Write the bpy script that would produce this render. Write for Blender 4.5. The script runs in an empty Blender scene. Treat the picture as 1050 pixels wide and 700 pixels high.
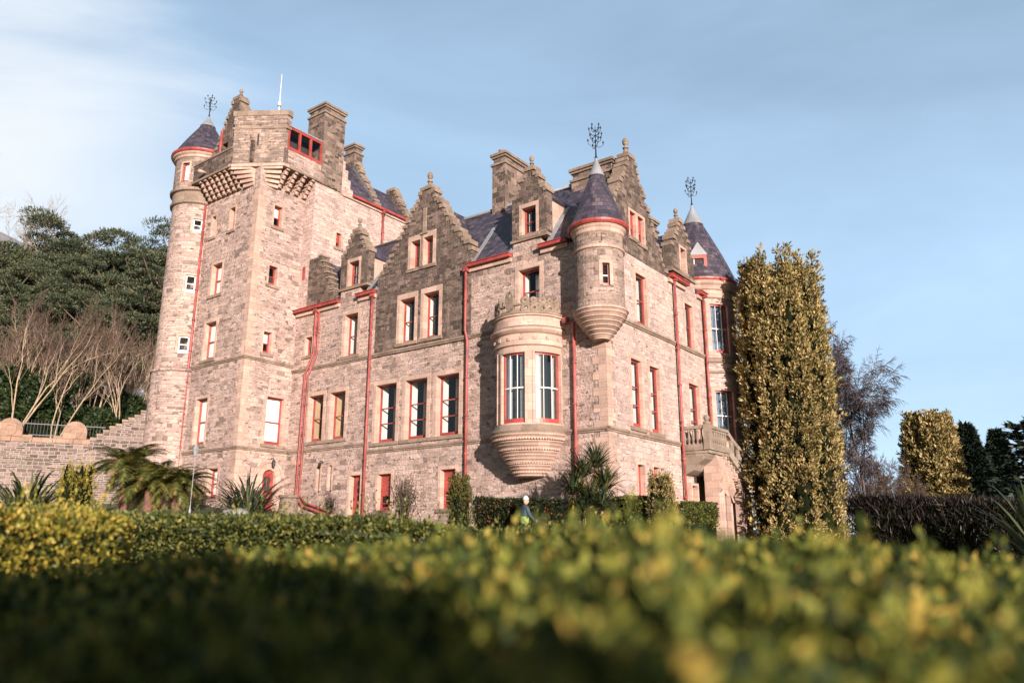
import bpy, math, random
import numpy as np
from mathutils import Vector, Matrix

R = math.radians
PI = math.pi
scene = bpy.context.scene
col = scene.collection
random.seed(7)

# ------------------------------------------------------------------ camera, sky, sun, exposure
SUN_EL = R(11.5)
SUN_DIR = Vector((0.328 * math.cos(SUN_EL), -0.945 * math.cos(SUN_EL), math.sin(SUN_EL))).normalized()   # towards the sun
cam_d = bpy.data.cameras.new('camera')
cam = bpy.data.objects.new('camera', cam_d)
col.objects.link(cam)
cam.location = (0, 0, 0)
cam.rotation_euler = (R(90 + 14.503), 0, 0)
cam_d.sensor_width = 36
cam_d.lens = 27.52
cam_d.clip_start = 0.05
cam_d.clip_end = 9000
cam_d.dof.use_dof = True
cam_d.dof.focus_distance = 34
cam_d.dof.aperture_fstop = 1.0
scene.camera = cam

world = bpy.data.worlds.new('World')
scene.world = world
world.use_nodes = True
wn = world.node_tree
wn.nodes.clear()
w_out = wn.nodes.new('ShaderNodeOutputWorld')
w_bg = wn.nodes.new('ShaderNodeBackground')
w_sky = wn.nodes.new('ShaderNodeTexSky')
w_sky.sky_type = 'NISHITA'
w_sky.sun_disc = False
w_sky.sun_elevation = SUN_EL
w_sky.sun_rotation = math.atan2(SUN_DIR.x, SUN_DIR.y)
w_sky.altitude = 100
w_sky.air_density = 1.0
w_sky.dust_density = 0.7
w_sky.ozone_density = 1.3
w_bg.inputs['Strength'].default_value = 0.052
# thin cloud laid over the sky by direction
geo = wn.nodes.new('ShaderNodeTexCoord')
mp = wn.nodes.new('ShaderNodeMapping')
mp.inputs['Scale'].default_value = (1.6, 1.6, 5.0)
mp.inputs['Location'].default_value = (0.35, 0.1, 0.2)
ns = wn.nodes.new('ShaderNodeTexNoise')
ns.inputs['Scale'].default_value = 1.1
ns.inputs['Detail'].default_value = 5
ns.inputs['Roughness'].default_value = 0.55
ns.inputs['Distortion'].default_value = 0.6
rp = wn.nodes.new('ShaderNodeMapRange')        # high thin veil, a little uneven
rp.inputs['From Min'].default_value = 0.30
rp.inputs['From Max'].default_value = 0.75
rp.inputs['To Min'].default_value = 0.85
rp.inputs['To Max'].default_value = 1.25
north = wn.nodes.new('ShaderNodeVectorMath')   # the veil lies in the half of the sky away from the sun
north.operation = 'DOT_PRODUCT'
north.inputs[1].default_value = (-0.33, 0.94, 0.0)
nrp = wn.nodes.new('ShaderNodeMapRange')
nrp.interpolation_type = 'SMOOTHSTEP'
nrp.inputs['From Min'].default_value = -0.1
nrp.inputs['From Max'].default_value = 0.5
veil = wn.nodes.new('ShaderNodeMath')
veil.operation = 'MULTIPLY'
wn.links.new(geo.outputs['Generated'], north.inputs[0])
wn.links.new(north.outputs['Value'], nrp.inputs['Value'])
wn.links.new(nrp.outputs['Result'], veil.inputs[0])
sepz = wn.nodes.new('ShaderNodeSeparateXYZ')       # the veil thickens towards the horizon
zr = wn.nodes.new('ShaderNodeMapRange')
zr.inputs['From Min'].default_value = 0.0
zr.inputs['From Max'].default_value = 0.62
zr.inputs['To Min'].default_value = 0.76
zr.inputs['To Max'].default_value = 0.37
vz = wn.nodes.new('ShaderNodeMath')
vz.operation = 'MULTIPLY'
wn.links.new(geo.outputs['Generated'], sepz.inputs[0])
wn.links.new(sepz.outputs['Z'], zr.inputs['Value'])
wn.links.new(zr.outputs['Result'], vz.inputs[0])
wn.links.new(rp.outputs['Result'], vz.inputs[1])
wn.links.new(vz.outputs[0], veil.inputs[1])
wn.links.new(geo.outputs['Generated'], mp.inputs['Vector'])
wn.links.new(mp.outputs['Vector'], ns.inputs['Vector'])
wn.links.new(ns.outputs['Fac'], rp.inputs['Value'])
# a cloud bank standing in the west (left)
dotn = wn.nodes.new('ShaderNodeVectorMath')
dotn.operation = 'DOT_PRODUCT'
bank = Vector((-0.70, 0.76, 0.27)).normalized()
dotn.inputs[1].default_value = bank
wn.links.new(geo.outputs['Generated'], dotn.inputs[0])
nadd = wn.nodes.new('ShaderNodeMath')
nadd.operation = 'MULTIPLY_ADD'
nadd.inputs[1].default_value = 0.16
wn.links.new(ns.outputs['Fac'], nadd.inputs[0])
wn.links.new(dotn.outputs['Value'], nadd.inputs[2])
brp = wn.nodes.new('ShaderNodeMapRange')
brp.interpolation_type = 'SMOOTHSTEP'
brp.inputs['From Min'].default_value = 0.985
brp.inputs['From Max'].default_value = 1.10
brp.inputs['To Max'].default_value = 0.92
wn.links.new(nadd.outputs[0], brp.inputs['Value'])
wmix = wn.nodes.new('ShaderNodeMix')
wmix.data_type = 'RGBA'
wmix.inputs['B'].default_value = (7.2, 10.1, 13.6, 1)
wn.links.new(veil.outputs[0], wmix.inputs['Factor'])
wn.links.new(w_sky.outputs['Color'], wmix.inputs['A'])
wmix2 = wn.nodes.new('ShaderNodeMix')
wmix2.data_type = 'RGBA'
wmix2.inputs['B'].default_value = (9.6, 9.8, 10.0, 1)
wn.links.new(brp.outputs['Result'], wmix2.inputs['Factor'])
wn.links.new(wmix.outputs['Result'], wmix2.inputs['A'])
wn.links.new(wmix2.outputs['Result'], w_bg.inputs['Color'])
wn.links.new(w_bg.outputs[0], w_out.inputs[0])

sun_d = bpy.data.lights.new('sun', 'SUN')
sun_d.energy = 4.9
sun_d.angle = R(0.6)
sun_d.color = (1.0, 0.885, 0.80)
sun = bpy.data.objects.new('sun', sun_d)
col.objects.link(sun)
sun.rotation_euler = SUN_DIR.to_track_quat('Z', 'Y').to_euler()
sun.location = (0, -20, 40)

scene.view_settings.view_transform = 'Standard'
scene.view_settings.look = 'None'
scene.view_settings.exposure = 1.0
scene.view_settings.gamma = 1
scene.view_settings.use_curve_mapping = False
scene.render.engine = 'CYCLES'
scene.cycles.max_bounces = 6
scene.cycles.transparent_max_bounces = 12

# ------------------------------------------------------------------ materials
class NT:
    def __init__(self, name):
        self.m = bpy.data.materials.new(name)
        self.m.use_nodes = True
        self.t = self.m.node_tree
        self.b = self.t.nodes['Principled BSDF']
    def n(self, typ, **kw):
        nd = self.t.nodes.new(typ)
        for k, v in kw.items():
            if k in nd.inputs:
                nd.inputs[k].default_value = v
            else:
                setattr(nd, k, v)
        return nd
    def l(self, a, b):
        self.t.links.new(a, b)
    def ramp(self, fac, stops, interp='LINEAR'):
        r = self.n('ShaderNodeValToRGB')
        cr = r.color_ramp
        cr.interpolation = interp
        while len(cr.elements) < len(stops):
            cr.elements.new(0.5)
        for e, (p, c) in zip(cr.elements, stops):
            e.position = p
            e.color = (*c, 1)
        self.l(fac, r.inputs['Fac'])
        return r.outputs['Color']
    def mix(self, fac, a, b, blend='MIX'):
        m = self.n('ShaderNodeMix', data_type='RGBA', blend_type=blend)
        for i, s in (('Factor', fac), ('A', a), ('B', b)):
            if hasattr(s, 'is_output'):
                self.l(s, m.inputs[i])
            else:
                m.inputs[i].default_value = s if i == 'Factor' else (*s, 1)
        return m.outputs['Result']

def simple(name, c, rough=0.6, metal=0.0, var=0.12, scale=3.0, bump=0.0, coat=0.0):
    k = NT(name)
    co = k.n('ShaderNodeTexCoord')
    no = k.n('ShaderNodeTexNoise', Scale=scale, Detail=6.0)
    k.l(co.outputs['Object'], no.inputs['Vector'])
    c2 = tuple(x * (1 - var) for x in c)
    c3 = tuple(min(1, x * (1 + var)) for x in c)
    k.l(k.ramp(no.outputs['Fac'], [(0.3, c2), (0.7, c3)]), k.b.inputs['Base Color'])
    k.b.inputs['Roughness'].default_value = rough
    k.b.inputs['Metallic'].default_value = metal
    if bump:
        bp = k.n('ShaderNodeBump', Strength=bump, Distance=0.02)
        k.l(no.outputs['Fac'], bp.inputs['Height'])
        k.l(bp.outputs[0], k.b.inputs['Normal'])
    return k.m

def rubble(name, stones, mortar, bw=0.52, rh=0.25, weather=0.25, wcol=(0.15, 0.115, 0.09), streak=0.0, bump=0.7, mort=0.013, chip_shade=0.64):
    """squared rubble masonry laid out in metres on the UV map"""
    k = NT(name)
    uv = k.n('ShaderNodeUVMap')
    co = k.n('ShaderNodeTexCoord')
    nz = k.n('ShaderNodeTexNoise', Scale=2.2, Detail=3.0)
    k.l(uv.outputs[0], nz.inputs['Vector'])
    sub = k.n('ShaderNodeVectorMath', operation='SUBTRACT')
    sub.inputs[1].default_value = (0.5, 0.5, 0.5)
    k.l(nz.outputs['Color'], sub.inputs[0])
    sc = k.n('ShaderNodeVectorMath', operation='SCALE')
    sc.inputs['Scale'].default_value = 0.15
    k.l(sub.outputs[0], sc.inputs[0])
    ad = k.n('ShaderNodeVectorMath', operation='ADD')
    k.l(uv.outputs[0], ad.inputs[0])
    k.l(sc.outputs[0], ad.inputs[1])
    def brick(w, h, sq, off):
        b = k.n('ShaderNodeTexBrick', offset=0.45, offset_frequency=2, squash=sq, squash_frequency=3)
        b.inputs['Scale'].default_value = 1.0
        b.inputs['Brick Width'].default_value = w
        b.inputs['Row Height'].default_value = h
        b.inputs['Mortar Size'].default_value = mort
        b.inputs['Mortar Smooth'].default_value = 0.3
        b.inputs['Color1'].default_value = (0, 0, 0, 1)
        b.inputs['Color2'].default_value = (1, 1, 1, 1)
        b.inputs['Mortar'].default_value = (0.5, 0.5, 0.5, 1)
        mpn = k.n('ShaderNodeMapping')
        mpn.inputs['Location'].default_value = (off, off * 0.37, 0)
        k.l(ad.outputs[0], mpn.inputs[0])
        k.l(mpn.outputs[0], b.inputs['Vector'])
        return b
    b1 = brick(bw, rh, 0.62, 0.0)
    b2 = brick(bw * 0.66, rh * 0.58, 1.5, 3.1)
    sel = k.n('ShaderNodeTexVoronoi', Scale=0.75)
    k.l(ad.outputs[0], sel.inputs['Vector'])
    sep = k.n('ShaderNodeSeparateColor')
    k.l(sel.outputs['Color'], sep.inputs[0])
    gt = k.n('ShaderNodeMath', operation='GREATER_THAN')
    gt.inputs[1].default_value = 0.62
    k.l(sep.outputs[0], gt.inputs[0])
    rnd = k.mix(gt.outputs[0], b1.outputs['Color'], b2.outputs['Color'])
    fm = k.n('ShaderNodeMix', data_type='FLOAT')
    k.l(gt.outputs[0], fm.inputs['Factor'])
    k.l(b1.outputs['Fac'], fm.inputs['A'])
    k.l(b2.outputs['Fac'], fm.inputs['B'])
    # every stone its own tone
    stone = k.ramp(rnd, stones)
    fine = k.n('ShaderNodeTexNoise', Scale=9.0, Detail=8.0, Roughness=0.65)
    k.l(uv.outputs[0], fine.inputs['Vector'])
    stone = k.mix(0.45, stone, k.ramp(fine.outputs['Fac'], [(0.25, (0.36, 0.34, 0.33)), (0.75, (1.5, 1.46, 1.43))]), 'MULTIPLY')
    big = k.n('ShaderNodeTexNoise', Scale=0.28, Detail=6.0, Roughness=0.6)
    k.l(co.outputs['Object'], big.inputs['Vector'])
    stone = k.mix(0.55, stone, k.ramp(big.outputs['Fac'], [(0.3, (0.72, 0.70, 0.72)), (0.7, (1.2, 1.15, 1.08))]), 'MULTIPLY')
    c = k.mix(fm.outputs['Result'], stone, mortar)
    # rock-faced relief, its shade painted in as short dark flecks along the courses
    mpc = k.n('ShaderNodeMapping')
    mpc.inputs['Scale'].default_value = (3.0, 6.5, 1)
    k.l(uv.outputs[0], mpc.inputs[0])
    cn = k.n('ShaderNodeTexNoise', Scale=1.0, Detail=4.0, Roughness=0.6)
    k.l(mpc.outputs[0], cn.inputs['Vector'])
    cf = k.ramp(cn.outputs['Fac'], [(chip_shade, (0, 0, 0)), (chip_shade + 0.06, (0.85, 0.85, 0.85))])
    c = k.mix(cf, c, (0.125, 0.085, 0.072))
    # lichen and soot with a ragged edge of their own
    wn_ = k.n('ShaderNodeTexNoise', Scale=0.9, Detail=9.0, Roughness=0.7)
    mpw = k.n('ShaderNodeMapping')
    mpw.inputs['Scale'].default_value = (2.4, 2.4, 0.55) if streak else (1, 1, 1)
    k.l(co.outputs['Object'], mpw.inputs[0])
    k.l(mpw.outputs[0], wn_.inputs['Vector'])
    wf = k.ramp(wn_.outputs['Fac'], [(0.62 - weather * 0.55, (0, 0, 0)), (0.80 - weather * 0.3, (0.8, 0.8, 0.8))])
    c = k.mix(wf, c, wcol)
    k.l(c, k.b.inputs['Base Color'])
    k.b.inputs['Roughness'].default_value = 0.88
    k.b.inputs['Specular IOR Level'].default_value = 0.2
    h = k.n('ShaderNodeMath', operation='MULTIPLY_ADD')
    h.inputs[1].default_value = -1.0
    k.l(fm.outputs['Result'], h.inputs[0])
    h2 = k.n('ShaderNodeMath', operation='MULTIPLY_ADD')
    h2.inputs[1].default_value = 0.8
    k.l(fine.outputs['Fac'], h2.inputs[0])
    h3 = k.n('ShaderNodeMath', operation='MULTIPLY')
    h3.inputs[1].default_value = 0.6
    k.l(rnd, h3.inputs[0])
    k.l(h3.outputs[0], h2.inputs[2])
    k.l(h2.outputs[0], h.inputs[2])
    bp = k.n('ShaderNodeBump', Strength=bump, Distance=0.09)
    k.l(h.outputs[0], bp.inputs['Height'])
    k.l(bp.outputs[0], k.b.inputs['Normal'])
    return k.m

BUFF = [(0.0, (0.18, 0.128, 0.114)), (0.06, (0.29, 0.212, 0.190)), (0.22, (0.39, 0.288, 0.258)), (0.5, (0.465, 0.345, 0.308)),
        (0.8, (0.53, 0.395, 0.352)), (0.92, (0.46, 0.32, 0.275)), (1.0, (0.34, 0.232, 0.198))]
DARKS = [(0.0, (0.05, 0.036, 0.030)), (0.25, (0.105, 0.076, 0.064)), (0.55, (0.19, 0.138, 0.116)), (0.8, (0.30, 0.22, 0.185)), (1.0, (0.15, 0.103, 0.086))]
MAT = {}
MAT['wall'] = rubble('rubble_sandstone', BUFF, (0.46, 0.35, 0.305), bw=0.50, rh=0.235, weather=0.20, wcol=(0.17, 0.125, 0.105), bump=1.0, chip_shade=0.575)
MAT['ashlar'] = rubble('coursed_sandstone', [(0, (0.36, 0.266, 0.24)), (0.5, (0.475, 0.357, 0.325)), (1, (0.55, 0.42, 0.385))], (0.48, 0.365, 0.325), bw=0.5, rh=0.24, weather=0.14, wcol=(0.19, 0.14, 0.118), bump=0.9, mort=0.010, chip_shade=0.60)
MAT['gable'] = rubble('weathered_rubble', DARKS, (0.27, 0.205, 0.17), bw=0.44, rh=0.22, weather=0.46, wcol=(0.066, 0.051, 0.043), streak=1, bump=1.0, chip_shade=0.56)
MAT['block'] = rubble('stained_ashlar', [(0, (0.20, 0.148, 0.125)), (0.4, (0.32, 0.238, 0.205)), (0.75, (0.42, 0.312, 0.27)), (1, (0.28, 0.205, 0.175))], (0.36, 0.275, 0.235), bw=0.5, rh=0.26, weather=0.30, wcol=(0.12, 0.092, 0.078), bump=0.9, mort=0.010, chip_shade=0.56)
MAT['chimney'] = rubble('chimney_stone', DARKS, (0.29, 0.22, 0.18), bw=0.5, rh=0.3, weather=0.28, wcol=(0.12, 0.092, 0.075), streak=1, bump=0.8)
MAT['garden_wall'] = rubble('grey_garden_rubble', [(0, (0.08, 0.062, 0.058)), (0.4, (0.145, 0.112, 0.102)), (0.7, (0.21, 0.165, 0.15)), (1, (0.27, 0.195, 0.17))], (0.36, 0.29, 0.25), bw=0.44, rh=0.19, weather=0.2, mort=0.018)

def dressed(name, c, weather):
    k = NT(name)
    co = k.n('ShaderNodeTexCoord')
    a = k.n('ShaderNodeTexNoise', Scale=1.3, Detail=8.0, Roughness=0.6)
    b = k.n('ShaderNodeTexNoise', Scale=14.0, Detail=6.0)
    k.l(co.outputs['Object'], a.inputs['Vector'])
    k.l(co.outputs['Object'], b.inputs['Vector'])
    base = k.ramp(a.outputs['Fac'], [(0.28, tuple(x * 0.80 for x in c)), (0.5, c), (0.75, tuple(x * 1.12 for x in c))])
    base = k.mix(0.35, base, k.ramp(b.outputs['Fac'], [(0.3, (0.7, 0.69, 0.68)), (0.7, (1.15, 1.14, 1.12))]), 'MULTIPLY')
    w = k.n('ShaderNodeTexNoise', Scale=2.6, Detail=9.0, Roughness=0.72)
    k.l(co.outputs['Object'], w.inputs['Vector'])
    f = k.ramp(w.outputs['Fac'], [(0.66 - weather * 0.4, (0, 0, 0)), (0.82 - weather * 0.3, (0.85, 0.85, 0.85))])
    base = k.mix(f, base, (0.135, 0.105, 0.085))
    uv = k.n('ShaderNodeUVMap')
    bk = k.n('ShaderNodeTexBrick', offset=0.5)
    for nm, vl in (('Scale', 1.0), ('Brick Width', 0.62), ('Row Height', 0.34), ('Mortar Size', 0.008), ('Color1', (0.72, 0.70, 0.68, 1)), ('Color2', (1.12, 1.1, 1.08, 1)), ('Mortar', (0.5, 0.47, 0.45, 1))):
        bk.inputs[nm].default_value = vl
    k.l(uv.outputs[0], bk.inputs['Vector'])
    base = k.mix(0.8, base, bk.outputs['Color'], 'MULTIPLY')
    k.l(base, k.b.inputs['Base Color'])
    k.b.inputs['Roughness'].default_value = 0.85
    k.b.inputs['Specular IOR Level'].default_value = 0.2
    bp = k.n('ShaderNodeBump', Strength=0.35, Distance=0.02)
    k.l(b.outputs['Fac'], bp.inputs['Height'])
    k.l(bp.outputs[0], k.b.inputs['Normal'])
    return k.m
MAT['dressed'] = dressed('dressed_sandstone', (0.47, 0.325, 0.270), 0.2)
MAT['string'] = dressed('weathered_moulding', (0.27, 0.20, 0.16), 0.45)
MAT['finial'] = dressed('lichened_stone', (0.26, 0.195, 0.155), 0.5)
MAT['balcony'] = dressed('grey_balcony_stone', (0.27, 0.215, 0.175), 0.35)
MAT['copper_stone'] = dressed('red_coping_stone', (0.32, 0.205, 0.155), 0.4)

def slate():
    k = NT('purple_slate')
    uv = k.n('ShaderNodeUVMap')
    b = k.n('ShaderNodeTexBrick', offset=0.5)
    b.inputs['Scale'].default_value = 1
    b.inputs['Brick Width'].default_value = 0.30
    b.inputs['Row Height'].default_value = 0.22
    b.inputs['Mortar Size'].default_value = 0.010
    b.inputs['Color1'].default_value = (0, 0, 0, 1)
    b.inputs['Color2'].default_value = (1, 1, 1, 1)
    b.inputs['Mortar'].default_value = (0, 0, 0, 1)
    k.l(uv.outputs[0], b.inputs['Vector'])
    no = k.n('ShaderNodeTexNoise', Scale=0.7, Detail=6.0)
    k.l(uv.outputs[0], no.inputs['Vector'])
    c = k.ramp(b.outputs['Color'], [(0.0, (0.026, 0.021, 0.032)), (0.45, (0.048, 0.038, 0.056)), (0.85, (0.070, 0.055, 0.074)), (1.0, (0.11, 0.082, 0.092))])
    c = k.mix(0.6, c, k.ramp(no.outputs['Fac'], [(0.3, (0.7, 0.7, 0.72)), (0.7, (1.3, 1.22, 1.2))]), 'MULTIPLY')
    c = k.mix(b.outputs['Fac'], c, (0.02, 0.017, 0.022))
    k.l(c, k.b.inputs['Base Color'])
    k.b.inputs['Roughness'].default_value = 0.55
    h = k.n('ShaderNodeMath', operation='MULTIPLY_ADD')
    h.inputs[1].default_value = -1
    k.l(b.outputs['Fac'], h.inputs[0])
    k.l(b.outputs['Color'], h.inputs[2])
    bp = k.n('ShaderNodeBump', Strength=0.6, Distance=0.02)
    k.l(h.outputs[0], bp.inputs['Height'])
    k.l(bp.outputs[0], k.b.inputs['Normal'])
    return k.m
MAT['slate'] = slate()
MAT['red'] = simple('faded_red_paint', (0.29, 0.048, 0.040), 0.45, var=0.3, scale=2.2)
MAT['pipe'] = simple('weathered_red_ironwork', (0.27, 0.058, 0.050), 0.55, var=0.42, scale=2.2)
MAT['lead'] = simple('lead_sheet', (0.23, 0.235, 0.25), 0.55, 0.1, 0.2, 2.0)
MAT['white'] = simple('white_paint', (0.62, 0.585, 0.55), 0.5, var=0.05)
MAT['cream'] = simple('varnished_shutter', (0.42, 0.29, 0.17), 0.5, var=0.15)
MAT['blind'] = simple('white_blind_cloth', (0.80, 0.77, 0.73), 0.7, var=0.04)
MAT['net'] = simple('grey_net_curtain', (0.42, 0.42, 0.43), 0.8, var=0.08)
MAT['sky_tint_net'] = simple('sky_tinted_curtain', (0.20, 0.27, 0.37), 0.8, var=0.15)  # sky blue of the panes put into the curtain colour
MAT['deep_shade'] = simple('painted_shade', (0.035, 0.028, 0.026), 0.9)  # near-black colour stands in for the shade of unlit places
MAT['iron'] = simple('dark_wrought_iron', (0.03, 0.03, 0.035), 0.5, 0.6)
MAT['pot'] = simple('clay_chimney_pot', (0.24, 0.13, 0.09), 0.8)
MAT['bark_pine'] = simple('pine_bark', (0.20, 0.135, 0.095), 0.9, var=0.4, scale=4, bump=0.5)
MAT['bark_pale'] = simple('pale_bark', (0.30, 0.22, 0.15), 0.9, var=0.3, scale=3)
MAT['twig'] = simple('brown_twig', (0.095, 0.060, 0.042), 0.9, var=0.3)
MAT['twig_birch'] = simple('grey_brown_twig', (0.085, 0.066, 0.072), 0.9, var=0.3)
MAT['fern_trunk'] = simple('fibrous_fern_trunk', (0.14, 0.065, 0.045), 0.95, var=0.45, scale=9, bump=0.8)

def glass(name, tint, refl):
    k = NT(name)
    tr = k.n('ShaderNodeBsdfTransparent')
    tr.inputs[0].default_value = (*tint, 1)
    gl = k.n('ShaderNodeBsdfGlossy')
    gl.inputs['Roughness'].default_value = 0.03
    no = k.n('ShaderNodeTexNoise', Scale=1.3, Detail=1.0)
    co = k.n('ShaderNodeTexCoord')
    k.l(co.outputs['Object'], no.inputs['Vector'])
    bp = k.n('ShaderNodeBump', Strength=0.06, Distance=0.05)
    k.l(no.outputs['Fac'], bp.inputs['Height'])
    k.l(bp.outputs[0], gl.inputs['Normal'])
    lw = k.n('ShaderNodeLayerWeight')
    lw.inputs['Blend'].default_value = 0.5
    pw = k.n('ShaderNodeMath', operation='POWER')
    pw.inputs[1].default_value = 4.0
    k.l(lw.outputs['Facing'], pw.inputs[0])
    fr = k.n('ShaderNodeMath', operation='MULTIPLY_ADD')
    fr.inputs[1].default_value = 0.75
    fr.inputs[2].default_value = refl
    k.l(pw.outputs[0], fr.inputs[0])
    mixn = k.n('ShaderNodeMixShader')
    k.l(fr.outputs[0], mixn.inputs[0])
    k.l(tr.outputs[0], mixn.inputs[1])
    k.l(gl.outputs[0], mixn.inputs[2])
    k.l(mixn.outputs[0], k.t.nodes['Material Output'].inputs[0])
    return k.m
MAT['glass'] = glass('window_glass', (0.93, 0.95, 0.95), 0.055)
MAT['glass_sky'] = glass('bright_window_glass', (0.93, 0.95, 0.95), 0.22)

def leafmat(name, stops, rough=0.45, trans=0.25, patch=0.35, pscale=0.6, spec=0.2, rnd=1.0):
    k = NT(name)
    g = k.n('ShaderNodeNewGeometry')
    co = k.n('ShaderNodeTexCoord')
    no = k.n('ShaderNodeTexNoise', Scale=pscale, Detail=4.0)
    k.l(co.outputs['Object'], no.inputs['Vector'])
    f = k.n('ShaderNodeMath', operation='MULTIPLY_ADD')
    f.inputs[1].default_value = patch * 2
    k.l(no.outputs['Fac'], f.inputs[0])
    f2 = k.n('ShaderNodeMath', operation='SUBTRACT')
    f2.inputs[1].default_value = patch
    rs = k.n('ShaderNodeMath', operation='MULTIPLY_ADD')
    rs.inputs[1].default_value = rnd
    rs.inputs[2].default_value = (1 - rnd) / 2
    k.l(g.outputs['Random Per Island'], rs.inputs[0])
    k.l(rs.outputs[0], f.inputs[2])
    k.l(f.outputs[0], f2.inputs[0])
    c = k.ramp(f2.outputs[0], stops)
    k.l(c, k.b.inputs['Base Color'])
    k.b.inputs['Roughness'].default_value = rough
    k.b.inputs['Specular IOR Level'].default_value = spec
    if trans:
        t = k.n('ShaderNodeBsdfTranslucent')
        k.l(c, t.inputs[0])
        ms = k.n('ShaderNodeMixShader')
        ms.inputs[0].default_value = trans
        k.l(k.b.outputs[0], ms.inputs[1])
        k.l(t.outputs[0], ms.inputs[2])
        k.l(ms.outputs[0], k.t.nodes['Material Output'].inputs[0])
    return k.m
MAT['hedge'] = leafmat('privet_leaf', [(0, (0.012, 0.022, 0.009)), (0.32, (0.040, 0.055, 0.014)), (0.55, (0.095, 0.12, 0.025)), (0.84, (0.25, 0.245, 0.045)), (1, (0.46, 0.31, 0.07))], pscale=2.2, trans=0.3, spec=0.12, rough=.6)
MAT['hedge_gold'] = leafmat('golden_hedge_leaf', [(0, (0.05, 0.062, 0.014)), (0.3, (0.16, 0.155, 0.028)), (0.7, (0.36, 0.29, 0.05)), (1, (0.44, 0.27, 0.055))], pscale=1.2)
MAT['hedge_green'] = leafmat('green_hedge_leaf', [(0, (0.022, 0.034, 0.012)), (0.45, (0.075, 0.092, 0.024)), (0.8, (0.17, 0.165, 0.042)), (1, (0.28, 0.22, 0.06))], pscale=1.0)
MAT['hedge_dark'] = leafmat('dark_hedge_leaf', [(0, (0.010, 0.014, 0.008)), (0.6, (0.025, 0.034, 0.014)), (1, (0.06, 0.062, 0.02))], pscale=1.0)
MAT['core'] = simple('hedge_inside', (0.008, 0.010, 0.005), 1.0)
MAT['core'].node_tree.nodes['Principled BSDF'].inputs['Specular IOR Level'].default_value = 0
MAT['yew'] = leafmat('golden_yew_spray', [(0, (0.034, 0.036, 0.014)), (0.28, (0.115, 0.096, 0.033)), (0.6, (0.33, 0.245, 0.10)), (1, (0.55, 0.41, 0.19))], pscale=1.1, patch=0.5, trans=0.15, rnd=.6)
MAT['yew_green'] = leafmat('olive_yew_spray', [(0, (0.02, 0.026, 0.010)), (0.4, (0.06, 0.06, 0.018)), (0.75, (0.15, 0.12, 0.035)), (1, (0.24, 0.175, 0.05))], pscale=1.1, patch=0.5, trans=0.15, rnd=.6)
MAT['pine'] = leafmat('pine_needles', [(0, (0.018, 0.028, 0.018)), (0.45, (0.050, 0.066, 0.038)), (0.8, (0.105, 0.118, 0.062)), (1, (0.17, 0.15, 0.075))], pscale=0.25, trans=0.1)
MAT['conifer'] = leafmat('dark_conifer_spray', [(0, (0.008, 0.014, 0.011)), (0.6, (0.018, 0.028, 0.020)), (1, (0.036, 0.046, 0.026))], pscale=0.4, trans=0.0)
MAT['laurel'] = leafmat('laurel_leaf', [(0, (0.010, 0.020, 0.008)), (0.6, (0.026, 0.042, 0.015)), (1, (0.06, 0.075, 0.025))], pscale=0.5)
MAT['fern'] = leafmat('fern_frond', [(0, (0.040, 0.055, 0.016)), (0.45, (0.10, 0.115, 0.030)), (0.8, (0.19, 0.175, 0.045)), (1, (0.26, 0.15, 0.05))], pscale=0.9)
MAT['strap'] = leafmat('strap_leaf', [(0, (0.022, 0.036, 0.018)), (0.5, (0.050, 0.068, 0.032)), (0.85, (0.10, 0.105, 0.045)), (1, (0.20, 0.15, 0.05))], rough=0.35, trans=0.15)
MAT['strap_dark'] = leafmat('dark_strap_leaf', [(0, (0.014, 0.022, 0.014)), (0.5, (0.032, 0.046, 0.028)), (0.9, (0.07, 0.08, 0.04)), (1, (0.12, 0.11, 0.05))], rough=0.35, trans=0.1)
MAT['hillgrass'] = simple('woodland_floor', (0.10, 0.075, 0.045), 0.95, var=0.4, scale=0.4)
MAT['mountain'] = simple('hazed_hillside', (0.17, 0.18, 0.215), 0.95, var=0.15, scale=0.004)  # pale blue-grey carries the distant haze in the base colour
MAT['railing'] = simple('black_railing_paint', (0.02, 0.022, 0.02), 0.5)
MAT['rock'] = simple('pale_rock', (0.20, 0.19, 0.185), 0.9, var=0.3, scale=4, bump=0.6)

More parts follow.
